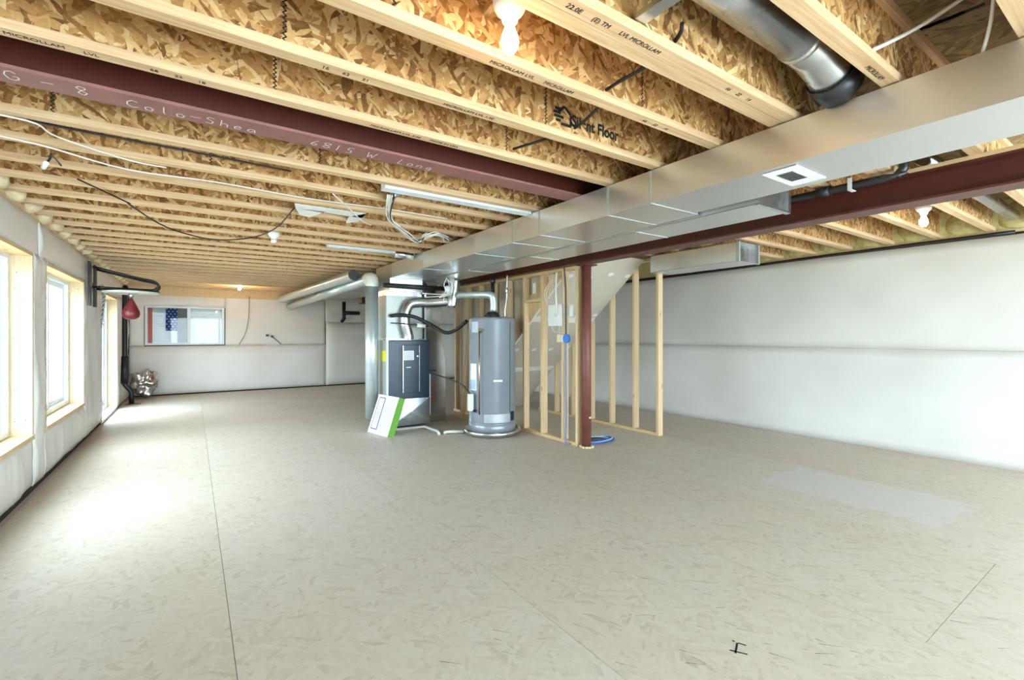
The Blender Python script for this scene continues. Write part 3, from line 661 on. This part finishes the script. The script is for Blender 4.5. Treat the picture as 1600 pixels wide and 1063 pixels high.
MB().tube([(2.36, 6.53, 1.60), (2.43, 6.36, 1.61), (2.62, 6.29, 1.58), (2.85, 6.2, 1.46), (2.98, 6.05, 1.36), (3.1, 5.95, 1.4), (3.16, 5.75, 1.52)], .026, 10, True, 5).build('insulation', 'black', ln2)
MB().tube([(2.67, 6.33, 1.47), (2.79, 6.325, 1.455)], .03, 12).build('filter_drier', 'white', ln2); MB().tube([(2.37, 6.55, 1.50), (2.42, 6.35, 1.49), (2.67, 6.33, 1.47), (2.79, 6.325, 1.455), (2.86, 6.33, 1.45)], .008, 8).build('liquid_tube', 'iron', ln2)
# leaning filter
B0, B1 = Vector((1.99, 6.42, 0)), Vector((2.09, 5.93, 0)); up = (Vector((.16, .0, .50))); ft = thing('air_filter', (2.08, 6.2, 0), 'white framed furnace air filter with green card edge leaning by the furnace', 'filter')
L = (B1-B0); nrm = L.cross(up).normalized()
if nrm.x > 0: nrm = -nrm
thk = -nrm*.105; thk.z = max(thk.z, 0)
lift = Vector((0, 0, .045)); B0 = B0+Vector((0, 0, .002)); B1 = B1+Vector((0, 0, .002))
def fq(a, b, c_, d, off, th, name, mat):
    P = lambda u, v: B0+L*u+up*v+nrm*off
    return MB().slab([P(a, c_), P(b, c_), P(b, d), P(a, d)], -nrm*th).build(name, mat, ft)
fq(0, 1, 0, 1, 0, .10, 'card_frame', 'green'); fq(.0, 1, 0, 1, .004, .004, 'front_card', 'white'); fq(.06, .92, .05, .95, .008, .004, 'filter_media', 'filter'); fq(.10, .42, .10, .94, .0105, .002, 'print_border', 'purple'); fq(.14, .38, .13, .91, .0125, .002, 'print_panel', 'label')
for k in range(3): fq(.18+k*.07, .20+k*.07, .2+.05*k, .8-.06*k, .0135, .001, 'print_line', 'purple')

# ================================================================== WATER HEATER
hx, hy = 3.36, 5.40; ht = thing('water_heater', (hx, hy, 0), 'grey cylindrical tank water heater standing in a silver drip pan', 'water heater')
MB().lathe([(.0, .035), (.30, .035), (.318, .06), (.318, .16), (.312, .165), (.312, 1.525), (.308, 1.545), (.29, 1.56), (.0, 1.575)], (hx, hy, 0), 48).build('tank', 'heater', ht)
MB().lathe([(.319, .155), (.322, .16), (.322, .175), (.313, .18)], (hx, hy, 0), 48).build('seam_ring', 'heater', ht)
MB().lathe([(.10, 1.565), (.105, 1.585), (.07, 1.63), (.05, 1.64)], (hx, hy, 0), 20).build('draft_hood', 'black', ht)
hv = thing('heater_vent', (hx, hy, 1.62), 'slim pale vent pipe rising from the water heater and bending left', 'vent pipe')
MB().tube([(hx+.02, hy, 1.645), (hx+.02, hy, 1.80), (hx-.01, hy+.03, 1.87), (hx-.1, hy+.25, 1.885), (3.153, 6.0, 1.90)], .05, 18, True, 4).build('pipe', 'greypipe', hv)
def hpt(px, z, off=0):       # point on the tank skin seen at pixel column px, height z
    r = ray(px, 523); r.z = 0; r.normalize(); c = Vector((hx, hy, 0)); b = r.dot(c); dd = c.length_squared-b*b; k = b-math.sqrt(max(0, (.312+off)**2-dd)); return r*k+Vector((0, 0, z))
MB().tube([hpt(749, 1.37, .04), hpt(749, .30, .04)], .011, 10).build('relief_tube', 'copper', ht); MB().tube([hpt(750, 1.40, .06), hpt(750, 1.37, .0)], .02, 10).build('relief_valve', 'brass', ht)
def hpatch(pa, pb, z0, z1, name, mat, off=.002, n=8):
    vs = []
    for k in range(n+1):
        px = pa+(pb-pa)*k/n; a, b = hpt(px, z0, off), hpt(px, z1, off); vs += [a, b]
    return MB().add(vs, [(2*k, 2*k+2, 2*k+3, 2*k+1) for k in range(n)], True).build(name, mat, ht)
hpatch(735.5, 744.5, .60, .95, 'instruction_label', 'label'); hpatch(735.5, 743.5, .615, .74, 'label_print', plain('label_blue', srgb(170, 190, 220), .6), .003)
hpatch(737, 747, 1.36, 1.50, 'round_sticker', plain('sticker_grey', srgb(190, 198, 210), .5)); hpatch(771, 785, .72, .745, 'maker_mark', 'label')
hpatch(756, 797, .19, .30, 'burner_cover', plain('cover_grey', srgb(176, 180, 186), .4, .3), .006); hpatch(798, 803, .2, .32, 'burner_recess', 'navydark', .003)
hpatch(796.4, 797.2, .2, 1.5, 'vertical_seam', 'navydark', .001, 2)
g0 = hpt(736, .40, .05); MB().box(g0.x-.035, g0.x+.02, g0.y-.03, g0.y+.03, .34, .56).build('gas_valve', 'pvc', ht); gv = bpy.data.objects['gas_valve']; MB().tube([g0+Vector((.03, -.03, -.06)), g0+Vector((.03, -.05, -.06))], .02, 12).build('valve_knob', 'black', gv)
MB().tube([g0+Vector((-.01, 0, .16)), g0+Vector((-.05, .12, .26)), g0+Vector((-.15, .35, .34)), g0+Vector((-.28, .7, .40))], .012, 8).build('gas_line', 'iron', ht)
pan = MB().lathe([(.0, .004), (.36, .004), (.375, .02), (.385, .075), (.378, .075), (.368, .03), (.0, .03)], (hx, hy, 0), 48).build('drip_pan', 'galv2'); tag(pan, 'shallow round silver drip pan under the water heater', 'drip pan')
bl_ = thing('gas_riser', (3.46, 5.55, 1.6), 'black vertical pipe rising behind the water heater top to the ducts', 'pipe'); MB().tube([(3.47, 5.56, 1.575), (3.47, 5.56, 2.14)], .027, 12).build('pipe', 'black', bl_); MB().tube([(3.47, 5.56, 2.05), (3.47, 5.56, 2.11)], .036, 12).build('coupling', 'iron', bl_)
wf = thing('water_flex', (3.45, 5.35, 1.57), 'curved silver braided water connector on top of the heater', 'hose'); MB().tube([(3.50, 5.30, 1.5695), (3.50, 5.30, 1.66), (3.515, 5.30, 1.75), (3.53, 5.30, 1.84), (3.53, 5.30, 1.98), (3.54, 5.3, 2.14)], .014, 10, True, 5).build('hose', 'chainmetal', wf); MB().lump((3.53, 5.30, 1.93), (.025, .02, .05), 2, .2).build('shutoff_valve', 'chainmetal', wf)
dp = thing('drain_pipe', (3.0, 5.9, 0), 'white plastic drain pipe on the floor from the heater pan', 'pipe')
b = atz(700, 675, .03); pc = Vector((hx, hy, .03)); a = pc+(b-pc).normalized()*.389; MB().tube([a, b, b+Vector((-.04, 0, 0)), b+Vector((-.055, -.008, -.007))], .02, 12).build('pipe', 'pvc', dp)
dp2 = thing('condensate_pipe', (2.6, 6.2, 0), 'cream plastic condensate pipe on the floor in front of the furnace base', 'pipe')
MB().tube([atz(612, 672, .03), atz(664, 667, .03), atz(677, 672, .03), atz(684, 674, .03), atz(686, 678, .022)], .018, 12).build('pipe', 'pvc', dp2)
MB().lump((2.93, 6.25, 1.95), (.07, .06, .09), 5, .5).build('wire_nest_box', 'white', du) if False else None
wn = thing('wire_nest', (3.13, 6.0, 2.0), 'tangle of white wires above the flue tee', 'wires')
for k in range(7):
    r = random.Random(k); MB().tube([(2.94+r.uniform(-.02, .12), 5.95, 2.13), (2.97+r.uniform(-.08, .1), 5.95, 2.02), (2.95+r.uniform(-.1, .12), 5.95, 1.93+r.uniform(-.06, .06)), (2.89+r.uniform(-.3, .2), 5.96, 1.86+r.uniform(-.1, .1))], .006, 6, True, 4).build('wire', 'romex', wn)
MB().lump((2.97, 5.95, 1.97), (.05, .03, .05), 3, .5).build('connector', 'white', wn)

# ================================================================== STAIR ENCLOSURE
def soff(y): return 2.36-.813*(y-4.2)
sw = thing('stud_wall', (3.83, 5.6, 0), 'open timber stud wall under the girder, behind the water heater and beside the post', 'stud wall')
for y in (4.17, 4.43, 4.85, 5.255, 5.66, 6.07, 6.47, 6.88, 7.29): o = box(3.79, 3.878, y, y+.038, .038, 2.117).build('stud', 'stud', sw)
box(3.79, 3.878, 4.17, 7.37, 0, .038).build('bottom_plate', 'plate', sw); box(3.79, 3.878, 4.135, 7.37, 2.117, 2.1545).build('top_plate', 'plate', sw)
box(3.79, 3.878, 4.888, 5.255, 1.77, 1.808).build('blocking', 'plate', sw)
s2 = thing('stud_wall', (5.1, 5.2, 0), 'open timber stud wall in front of the white right wall, beyond the post', 'stud wall')
for y in (4.0, 4.40, 4.84, 5.26, 5.68, 6.10, 6.52): box(5.055, 5.144, y, y+.038, .038, 2.32).build('stud', 'stud', s2)
box(5.055, 5.144, 4.0, 6.6, 0, .038).build('bottom_plate', 'plate', s2); box(5.055, 5.144, 4.0, 6.6, 2.32, 2.358).build('top_plate', 'plate', s2)
st = thing('staircase', (4.47, 5.6, 0), 'underside of a staircase faced with pale drywall, behind the stud wall', 'staircase')
def soffit_panel(y0, y1, name='soffit_panel'): return MB().slab([(3.905, y0, soff(y0)), (5.05, y0, soff(y0)), (5.05, y1, soff(y1)), (3.905, y1, soff(y1))], (0, .0077, .0095)).build(name, 'drywall', st)
for a, b in ((4.22, 5.2), (5.202, 6.15), (6.152, 7.08)): soffit_panel(a, b)
for k, y in enumerate((4.45, 5.2, 6.15)):
    MB().slab([(3.91, y-.045, soff(y-.045)-.001), (5.04, y-.045, soff(y-.045)-.001), (5.04, y+.045, soff(y+.045)-.001), (3.91, y+.045, soff(y+.045)-.001)], (0, -.0008, -.0010)).build('taped_joint', 'mud', st) if k else None
r = random.Random(2)
for k in range(16):
    x = 4.0+.33*(k % 4); y = 4.5+.62*(k//4)+r.uniform(-.04, .04); vs = []
    for q in range(8): a = q*PI/4; yy = y+.028*math.sin(a); vs.append((x+.05*math.cos(a), yy-.0012, soff(yy)-.0015))
    MB().add(vs, [tuple(range(8))]).build('screw_patch', 'mud', st)
MB().slab([(3.88, 4.22, soff(4.22)), (3.88, 7.08, soff(7.08)), (3.88, 7.08, soff(7.08)+.34), (3.88, 4.42, 2.55), (3.88, 4.22, 2.55)][:4], (.024, 0, 0)).build('stringer', 'stud', st)
MB().slab([(3.882, 4.22, soff(4.22)-.012), (3.882, 7.08, soff(7.08)-.012), (3.882, 7.08, soff(7.08)+.012), (3.882, 4.22, soff(4.22)+.012)], (.03, 0, 0)).build('corner_bead', 'mud', st)
dwp = [(3.905, 4.55, 2.35), (3.905, 7.37, soff(7.08)+.3), (3.905, 7.37, 2.35)]
MB().add([(3.906, 4.42, 2.35), (3.906, 7.2, .28), (3.906, 7.37, .28), (3.906, 7.37, 2.35), (3.918, 4.42, 2.35), (3.918, 7.2, .28), (3.918, 7.37, .28), (3.918, 7.37, 2.35)], [(3, 2, 1, 0), (4, 5, 6, 7), (0, 1, 5, 4), (1, 2, 6, 5), (2, 3, 7, 6), (3, 0, 4, 7)]).build('drywall_panel', 'drywall', st)
# loose boards leaning behind the heater
for k, (x, y, lean) in enumerate(((3.52, 6.55, .05), (3.565, 6.35, .03))):
    o = MB().slab([(x, y, 0), (x+.04, y, 0), (x+.04, y+.09, 0), (x, y+.09, 0)], (.13+lean, .05, 1.55-.3*k)).build('loose_board', 'stud'); tag(o, ['longer', 'shorter'][k]+' loose timber board leaning on the studs behind the water heater', 'board', 'loose boards')

# ================================================================== ELECTRICAL
jb_ = thing('access_panel', (3.77, 4.530, 1.57), 'pale square electrical panel cover hung between two studs by wires', 'panel')
o = box(3.765, 3.785, 4.43, 4.70, 1.44, 1.71).build('cover', 'white', jb_); bevel(o, .006, 2); MB().tube([(3.755, 4.540, 1.575), (3.765, 4.540, 1.575)], .02, 12).build('latch', 'chainmetal', jb_)
MB().tube([(3.75, 4.510, 2.11), (3.745, 4.520, 1.9), (3.745, 4.510, 1.72), (3.75, 4.510, 1.6), (3.76, 4.540, 1.57)], .012, 8, True, 4).build('cable_bundle', 'romex', jb_)
for k in range(5): MB().tube([(3.755, 4.55+.05*k, 2.12), (3.75, 4.52+.03*k, 2.02), (3.75, 4.56+.05*k, 1.86), (3.765, 4.54+.04*k, 1.71)], .005, 6, True, 4).build('wire', 'romex', jb_)
for k in range(2): MB().tube([(3.77, 4.63-.15*k, 1.4395), (3.765, 4.58-.1*k, 1.37), (3.765, 4.47, 1.352), (3.77, 4.40, 1.355)], .005, 6, True, 4).build('wire', 'romex', jb_)
sb = thing('switch_box', (3.78, 4.470, 1.28), 'cream outlet box fixed on a stud beside the blue box', 'outlet box'); o = box(3.755, 3.789, 4.447, 4.515, 1.235, 1.335).build('body', 'cream', sb); bevel(o, .005, 2); box(3.75, 3.755, 4.465, 4.50, 1.26, 1.31).build('faceplate', 'cream', sb)
bb = thing('round_box', (3.78, 4.260, 1.28), 'bright blue round electrical box beside the post', 'electrical box'); MB().tube([(3.735, 4.32, 1.285), (3.762, 4.32, 1.285)], .055, 20).build('body', 'blue', bb); box(3.762, 3.789, 4.355, 4.44, 1.245, 1.325).build('bracket', 'white', bb)
for px, label in ((835, 'white stapled tag high on the stud left of the panel cover'), (893, 'white stapled tag hanging beside the cables near the post')):
    z = 1.95 if px == 835 else 1.62; p = atx(px, 440, 3.785); o = box(3.778, 3.787, p.y-.03, p.y+.03, z-.07, z+.07).build('wall_tag', 'white'); tag(o, label, 'tag')
cd = thing('feeder_cable', (3.77, 4.330, 0), 'dark and pale cables hanging down the stud to the floor by the post', 'cable')
MB().tube([(3.72, 4.330, 2.14), (3.76, 4.350, 1.9), (3.755, 4.340, 1.5), (3.75, 4.330, 1.34)], .011, 8, True, 5).build('dark_cable', plain('dark_cable', srgb(70, 62, 60), .5), cd)
MB().tube([(3.76, 4.380, 2.12), (3.755, 4.380, 1.8), (3.76, 4.370, 1.5), (3.75, 4.340, 1.36)], .007, 8, True, 5).build('pale_cable', 'romex', cd)
MB().tube([(3.75, 4.340, 1.227), (3.76, 4.350, .8), (3.75, 4.330, .3), (3.75, 4.340, .05), (3.75, 4.290, .012)], .012, 8, True, 5).build('blue_cable', plain('slate_cable', srgb(120, 130, 170), .5), cd)
cl = thing('cable_coil', (4.1, 4.3, 0), 'flat coil of blue and black cable on the floor behind the post', 'cable coil')
c0 = Vector((4.18, 4.25, 0))
for k in range(6):
    pts = []; rr_ = random.Random(k+3)
    for q in range(25): a = q*2*PI/24; pts.append((c0.x+(.27-.012*k)*math.cos(a)+rr_.uniform(-.004, .004), c0.y+(.15-.01*k)*math.sin(a), .010+.008*k*(.5+.5*math.sin(a+k))))
    MB().tube(pts, .008, 6, False).build('cable_loop', ('bluecable', 'black', 'palebluecable')[k % 3], cl)

# lamp holders with bulbs
def lamp(x, y, z, name_label, bm, lit=True, cat='ceiling lamp', power=None, lab_b=None):
    t = thing('lampholder', (x, y, z), name_label, cat)
    MB().lathe([(.0, .055), (.058, .055), (.058, .05), (.056, .03), (.046, .012), (.03, .0), (.026, -.02), (.0, -.02)][::-1], (x, y, z), 28).build('porcelain_base', 'white', t)
    MB().lathe([(.05, .055), (.05, .1), (0, .1)], (x, y, z), 16).build('junction_box', 'blue' if False else 'white', t)
    js = [q for q in (JY+[1.201] if x < 3.7 else RJ)]; lo = max(q for q in js if q <= y); hi = min(q for q in js if q > y)-FW
    box(x-.012, x+.012, lo-.001, hi+.001, z+.09, z+.102).build('mounting_bar', 'galv2', t)
    if lit:
        MB().lathe([(.0, -.125), (.016, -.122), (.027, -.108), (.031, -.09), (.028, -.07), (.02, -.05), (.016, -.035), (.016, -.018)], (x, y, z), 20).build('bulb', bm, t)
    return t
lamp(.885, 1.31, 2.405, 'white porcelain lampholder with a bright bare bulb, at the top centre', 'bulb_warm')
lamp(5.20, 1.335, 2.385, 'white lampholder with a glowing bulb in the right bay near the yellow insulation', 'bulb_cool')
lamp(.83, 11.45, 2.40, 'small glowing bulb in the far joists near the back wall', 'bulb_far')
lamp(.705, 5.44, 2.345, 'white lampholder without a lit bulb under the joists left of centre', 'bulb_far', False)
MB().lathe([(0, -.06), (.028, -.05), (.03, -.02)], (.705, 5.44, 2.345), 16).build('socket_cap', 'white', bpy.data.objects['lampholder.003'])

# cables overhead
def cable(name, pts, r, mat, label, cat='cable', sm=5):
    o = MB().tube(pts, r, 6, True, sm).build(name, mat); tag(o, label, cat); return o
Z = ZJ-.008
cable('swag_cable', [(-.62, 4.15, Z), (-.40, 4.6, 2.335), atz(200, 318, 2.33), atz(260, 355, 2.29), atz(330, 374, 2.275), atz(390, 372, 2.29), atz(430, 357, 2.33), (.68, 4.12, Z)], .006, 'black', 'thin black cable sagging in a long curve below the left joists')
cable('romex_cable', [(-1.05, 3.42, Z), atz(60, 226, Z), atz(200, 265, Z), atz(340, 285, Z), atz(480, 310, 2.374), atz(600, 326, 2.376), (1.9, 3.82, 2.376)], .005, 'romex', 'long white cable stapled along the underside of the left joists')
cable('romex_cable', [(-1.05, 3.16, 2.355), atz(40, 188, Z), atz(90, 214, Z), atz(200, 250, 2.352), atz(260, 262, 2.36)], .0045, 'romex', 'white cable crossing the first joists beyond the beam at the left edge')
cable('dark_cable', [(-1.05, 3.28, 2.42), (-.6, 3.33, 2.41), (.0, 3.38, 2.42), (.55, 3.44, 2.43)], .006, 'iron', 'dark cable in the first joist bay beyond the red beam')
cable('pale_cable', [atz(520, 303, 2.345), atz(545, 325, 2.345), atz(565, 345, 2.345), atz(580, 352, 2.345)], .005, 'romex', 'thin pale wire looping over the white metal plate')
hc = thing('hanging_connector', (-.7, 3.8, 2.3), 'small dark connector dangling from a white cable at the far left', 'connector'); MB().tube([(-.66, 3.91, ZJ+.002), atz(80, 240, Z), atz(78, 248, 2.33), atz(72, 256, 2.3)], .006, 6).build('wire', 'black', hc); MB().tube([atz(72, 255, 2.3), atz(68, 262, 2.29)], .013, 8).build('plug', 'white', hc)
wt = thing('cable_tangle', (2.0, 4.4, 2.32), 'tangled black and white cables under the joists beside the main duct', 'cables')
for k in range(9):
    r = random.Random(20+k); j = lambda s=.04: Vector((r.uniform(-s, s), r.uniform(-s, s), r.uniform(-.02, .0)))
    MB().tube([atz(612+r.uniform(-8, 6), 305, Z), atz(608, 338, 2.335)+j(.02), atz(632, 358, 2.31)+j(), atz(652, 376, 2.29)+j(.03), atz(668, 366, 2.31)+j(), atz(684, 364, 2.33)+j(), atz(700, 374, 2.34)+j(.05)], .006, 6, True, 4).build('cable', 'black' if k % 3 == 0 else 'romex', wt)
bw = thing('alarm_cable', (1.5, 1.5, 2.43), 'black cable threaded through the joist webs near the house logo', 'cable')
MB().tube([(1.43, 1.03, 2.43), (1.48, 1.08, 2.43), (1.50, 1.2, 2.405), (1.53, 1.5, 2.425), (1.60, 1.6, 2.42), (1.70, 1.90, 2.44), (1.60, 2.0, 2.40), (1.57, 2.29, 2.43)], .008, 6, True, 3).build('cable', 'black', bw)
cable('alarm_cable', [(4.7, 1.06, 2.44), (4.75, 1.2, 2.44), (4.9, 1.6, 2.45), (4.9, 2.0, 2.44), (5.0, 2.4, 2.45), (4.95, 2.9, 2.44)], .009, 'black', 'black cable threaded through the joists of the right bay')
cable('romex_cable', [aty(1362, 79, .70), aty(1430, 45, .62), atz(1500, 0, 2.6), atz(1540, -30, 2.6)], .008, 'romex', 'white cable poking from the nearest joist web at the top right')
cable('romex_cable', [(2.40, .45, 2.36), (2.36, .42, 2.45), (2.30, .40, 2.55), (2.28, .40, 2.655)], .006, 'romex', 'pair wire rising behind the big duct at the top right corner')
cable('romex_cable', [(4.9, 2.46, 2.45), (4.95, 2.52, 2.41), (5.1, 2.58, 2.42), (5.2, 2.68, 2.47)], .007, 'romex', 'white cable loop between joists at the left of the right bay')
cable('service_cable', [(6.56, 1.0, 2.325), (6.56, 2.6, 2.318), (6.56, 4.2, 2.30), (6.56, 6.5, 2.29)], .018, 'black', 'black cable run along the top of the white right wall')
# white plate in the joist bay, galvanised channel, white stack
wp = thing('stud_guard_plate', (.95, 4.15, ZJ), 'white metal plate bridging two joists left of centre', 'plate')
pl = MB(); z = ZJ-.004
P = lambda px, py: tuple(atz(px, py, z))
pl.slab([P(460, 318), P(572, 334), P(566, 341), P(462, 326)], (0, 0, .003)); pl.slab([P(462, 326), P(508, 331), P(484, 340), P(468, 336)], (0, 0, .003)); pl.slab([P(545, 339), P(572, 334), P(560, 347), P(540, 349)], (0, 0, .003)); pl.build('plate', 'white', wp)
gc = thing('galvanised_channel', (1.26, 1.0, 2.40), 'short galvanised channel bridging the joists beside the round duct', 'channel'); a, b = atz(985, 42, 2.40), atz(1050, 0, 2.40)
MB().slab([(1.24, .76, 2.40), (1.29, .76, 2.40), (1.29, 1.078, 2.40), (1.24, 1.078, 2.40)], (0, 0, .004)).build('channel_base', 'galv2', gc); box(1.24, 1.244, .76, 1.078, 2.404, 2.42).build('channel_side', 'galv2', gc); box(1.286, 1.29, .76, 1.078, 2.404, 2.42).build('channel_side', 'galv2', gc)
ws = thing('wall_stack', (1.8, 3.25, 2.36), 'slim white rectangular duct under the first joist bay, running to the main duct', 'duct'); box(1.1, 2.355, 3.16, 3.25, 2.345, 2.40).build('duct_body', 'vinyl', ws); box(1.22, 1.27, 3.25, 3.48, 2.36, 2.38).build('bracket', 'galv2', ws)
w2 = thing('wall_stack', (1.7, 5.7, 2.36), 'slim pale duct in a farther joist bay, running to the main duct', 'duct'); box(1.3, 2.355, 5.66, 5.76, 2.352, 2.40).build('duct_body', 'vinyl', w2); MB().tube([(2.1, 5.7, 2.35), (2.34, 5.7, 2.34)], .05, 12).build('round_boot', 'galv2', w2)
gp = thing('gas_pipe', (3.6, 1.5, 2.33), 'black iron gas pipe with an elbow and white strap along the girder', 'pipe')
MB().tube([(3.60, 2.2, 2.315), (3.60, 1.12, 2.315), (3.60, 1.05, 2.325), (3.60, 1.02, 2.35), (3.60, 1.02, 2.395)], .026, 12, True, 3).build('pipe', 'iron', gp); MB().tube([(3.60, 1.5, 2.315), (3.60, 1.42, 2.315)], .036, 12).build('coupling', 'iron', gp)
box(3.565, 3.635, 1.28, 1.305, 2.28, 2.284).build('pipe_strap', 'white', gp); box(3.563, 3.567, 1.28, 1.305, 2.28, 2.36).build('pipe_strap', 'white', gp)

# ================================================================== LEFT WALL FITTINGS
sp = thing('speed_bag_platform', (-1.08, 8.25, 1.9), 'black wall-mounted boxing speed bag platform with a round board', 'boxing platform')
for y in (7.93, 8.33):
    s = MB(); s.box(-1.085, -1.06, y-.055, y-.028, 1.70, 2.26); s.box(-1.085, -1.06, y+.028, y+.055, 1.70, 2.26)
    for z0, z1 in ((1.70, 1.735), (1.93, 1.99), (2.225, 2.26)): s.box(-1.085, -1.06, y-.028, y+.028, z0, z1)
    s.build('slotted_rail', 'blacksteel', sp)
for y in (7.96, 8.30): MB().tube([(-1.05, y, 2.20), (-.62, y, 2.09), (-.43, y, 2.05), (-.38, y, 2.0), (-.41, y, 1.95), (-.50, y, 1.93), (-1.05, y, 1.94)], .014, 8, True, 4).build('support_arm', 'blacksteel', sp)
MB().lathe([(0, 1.885), (.30, 1.885), (.31, 1.892), (.31, 1.908), (.30, 1.915), (0, 1.915)], (-.68, 8.13, 0), 40).build('round_board', 'board', sp); MB().lathe([(.306, 1.905), (.316, 1.909), (.316, 1.925), (.0, 1.925)], (-.68, 8.13, 0), 40).build('rim_ring', 'blacksteel', sp)
MB().tube([(-.68, 8.13, 1.885), (-.68, 8.13, 1.83)], [.035, .02], 12).build('swivel', 'chainmetal', sp)
sbg = thing('speed_bag', (-.68, 8.13, 1.54), 'dark red leather teardrop speed bag hanging under the round board', 'punching bag')
MB().lathe([(.0, 0), (.05, .006), (.085, .03), (.098, .07), (.095, .11), (.07, .17), (.042, .23), (.018, .28), (.0, .29)], (-.68, 8.13, 1.535), 28).build('bag', 'leather', sbg); MB().lathe([(.012, .28), (.018, .287), (.008, .2945)], (-.68, 8.13, 1.535), 10).build('hanging_loop', 'black', sbg)
cn = thing('steel_chain', (-1.0, 8.3, 1.6), 'silver steel chain hanging from the speed bag platform', 'chain')
def chain(pts):
    s = MB(); pts = [Vector(p) for p in pts]
    for a, b in zip(pts, pts[1:]):
        n = max(1, int((b-a).length/.03))
        for k in range(n):
            c = a.lerp(b, (k+.5)/n); d = (b-a).normalized(); sd_ = d.cross(Vector((.3, 1, .2) if k % 2 else (1, -.2, .4))).normalized(); ring = [c+d*.026*math.cos(q*PI/3)+sd_*.017*math.sin(q*PI/3) for q in range(7)]
            s.tube(ring, .006, 5, False)
    return s.build('chain_links', 'chainmetal', cn)
chain([(-1.05, 8.36, 1.97), (-1.0, 8.42, 1.99), (-.99, 8.45, 1.9), (-1.03, 8.47, 1.5)]); chain([(-1.05, 8.36, 1.95), (-1.02, 8.44, 1.93), (-1.0, 8.48, 1.88), (-1.03, 8.5, 1.42)])
vp = thing('black_vent_pipe', (-1.0, 11.5, 0), 'black plastic drain pipe with an offset standing near the back left corner', 'pipe')
MB().tube([(-1.03, 11.42, 2.10), (-1.045, 11.47, 2.22), (-1.05, 11.5, 2.24), (-1.055, 11.5, 2.15), (-1.055, 11.5, .42), (-1.05, 11.5, .38), (-.965, 11.5, .25), (-.955, 11.5, .21), (-.955, 11.5, 0)], .042, 14).build('pipe', 'black', vp)
MB().tube([(-1.055, 11.5, .40), (-1.055, 11.5, .92)], .058, 14).build('coupling', 'black', vp); MB().lathe([(0, 0), (.13, .0), (.12, .008), (0, .008)], (-.93, 11.5, 0), 16).build('floor_patch', plain('brown_stain', srgb(140, 105, 70), .9), vp)
ml = thing('foil_bundle', (-.9, 12.45, 0), 'crumpled silver foil duct wrap on the floor in the back left corner', 'foil wrap')
o = MB().lump((-.82, 12.44, .24), (.19, .13, .24), 3, .7, 4).build('foil', 'foil', ml)
# foot of the bundle rests on the floor
zmin = min(v.co.z for v in o.data.vertices)
for v in o.data.vertices: v.co.z -= zmin
wo = thing('wall_outlet', (1.53, 12.66, 1.3), 'dark outlet box and wire stub on the back wall', 'outlet'); box(1.47, 1.53, 12.655, 12.70, 1.29, 1.34).build('box', 'iron', wo); box(1.58, 1.63, 12.655, 12.70, 1.27, 1.31).build('box', 'black', wo); MB().tube([(1.6, 12.65, 1.28), (1.72, 12.65, 1.18), (1.8, 12.68, 1.10)], .009, 6).build('wire', 'iron', wo)
cable('wall_cable', [(1.12, 12.70, 2.24), (1.11, 12.69, 1.8), (1.05, 12.68, 1.4), (.9, 12.66, 1.08)], .008, plain('grey_cable', srgb(150, 140, 130), .6), 'grey cable hanging down the back wall right of the window')
bh = thing('black_conduit', (3.3, 12.4, 1.9), 'black pipe elbow on the back wall under the ducts', 'pipe'); MB().tube([(3.28, 12.6, 2.19), (3.28, 12.6, 1.75), (3.24, 12.66, 1.67)], .045, 10).build('pipe', 'black', bh); MB().tube([(3.28, 12.6, 1.9), (3.68, 12.6, 1.9)], .05, 10).build('branch', 'black', bh)
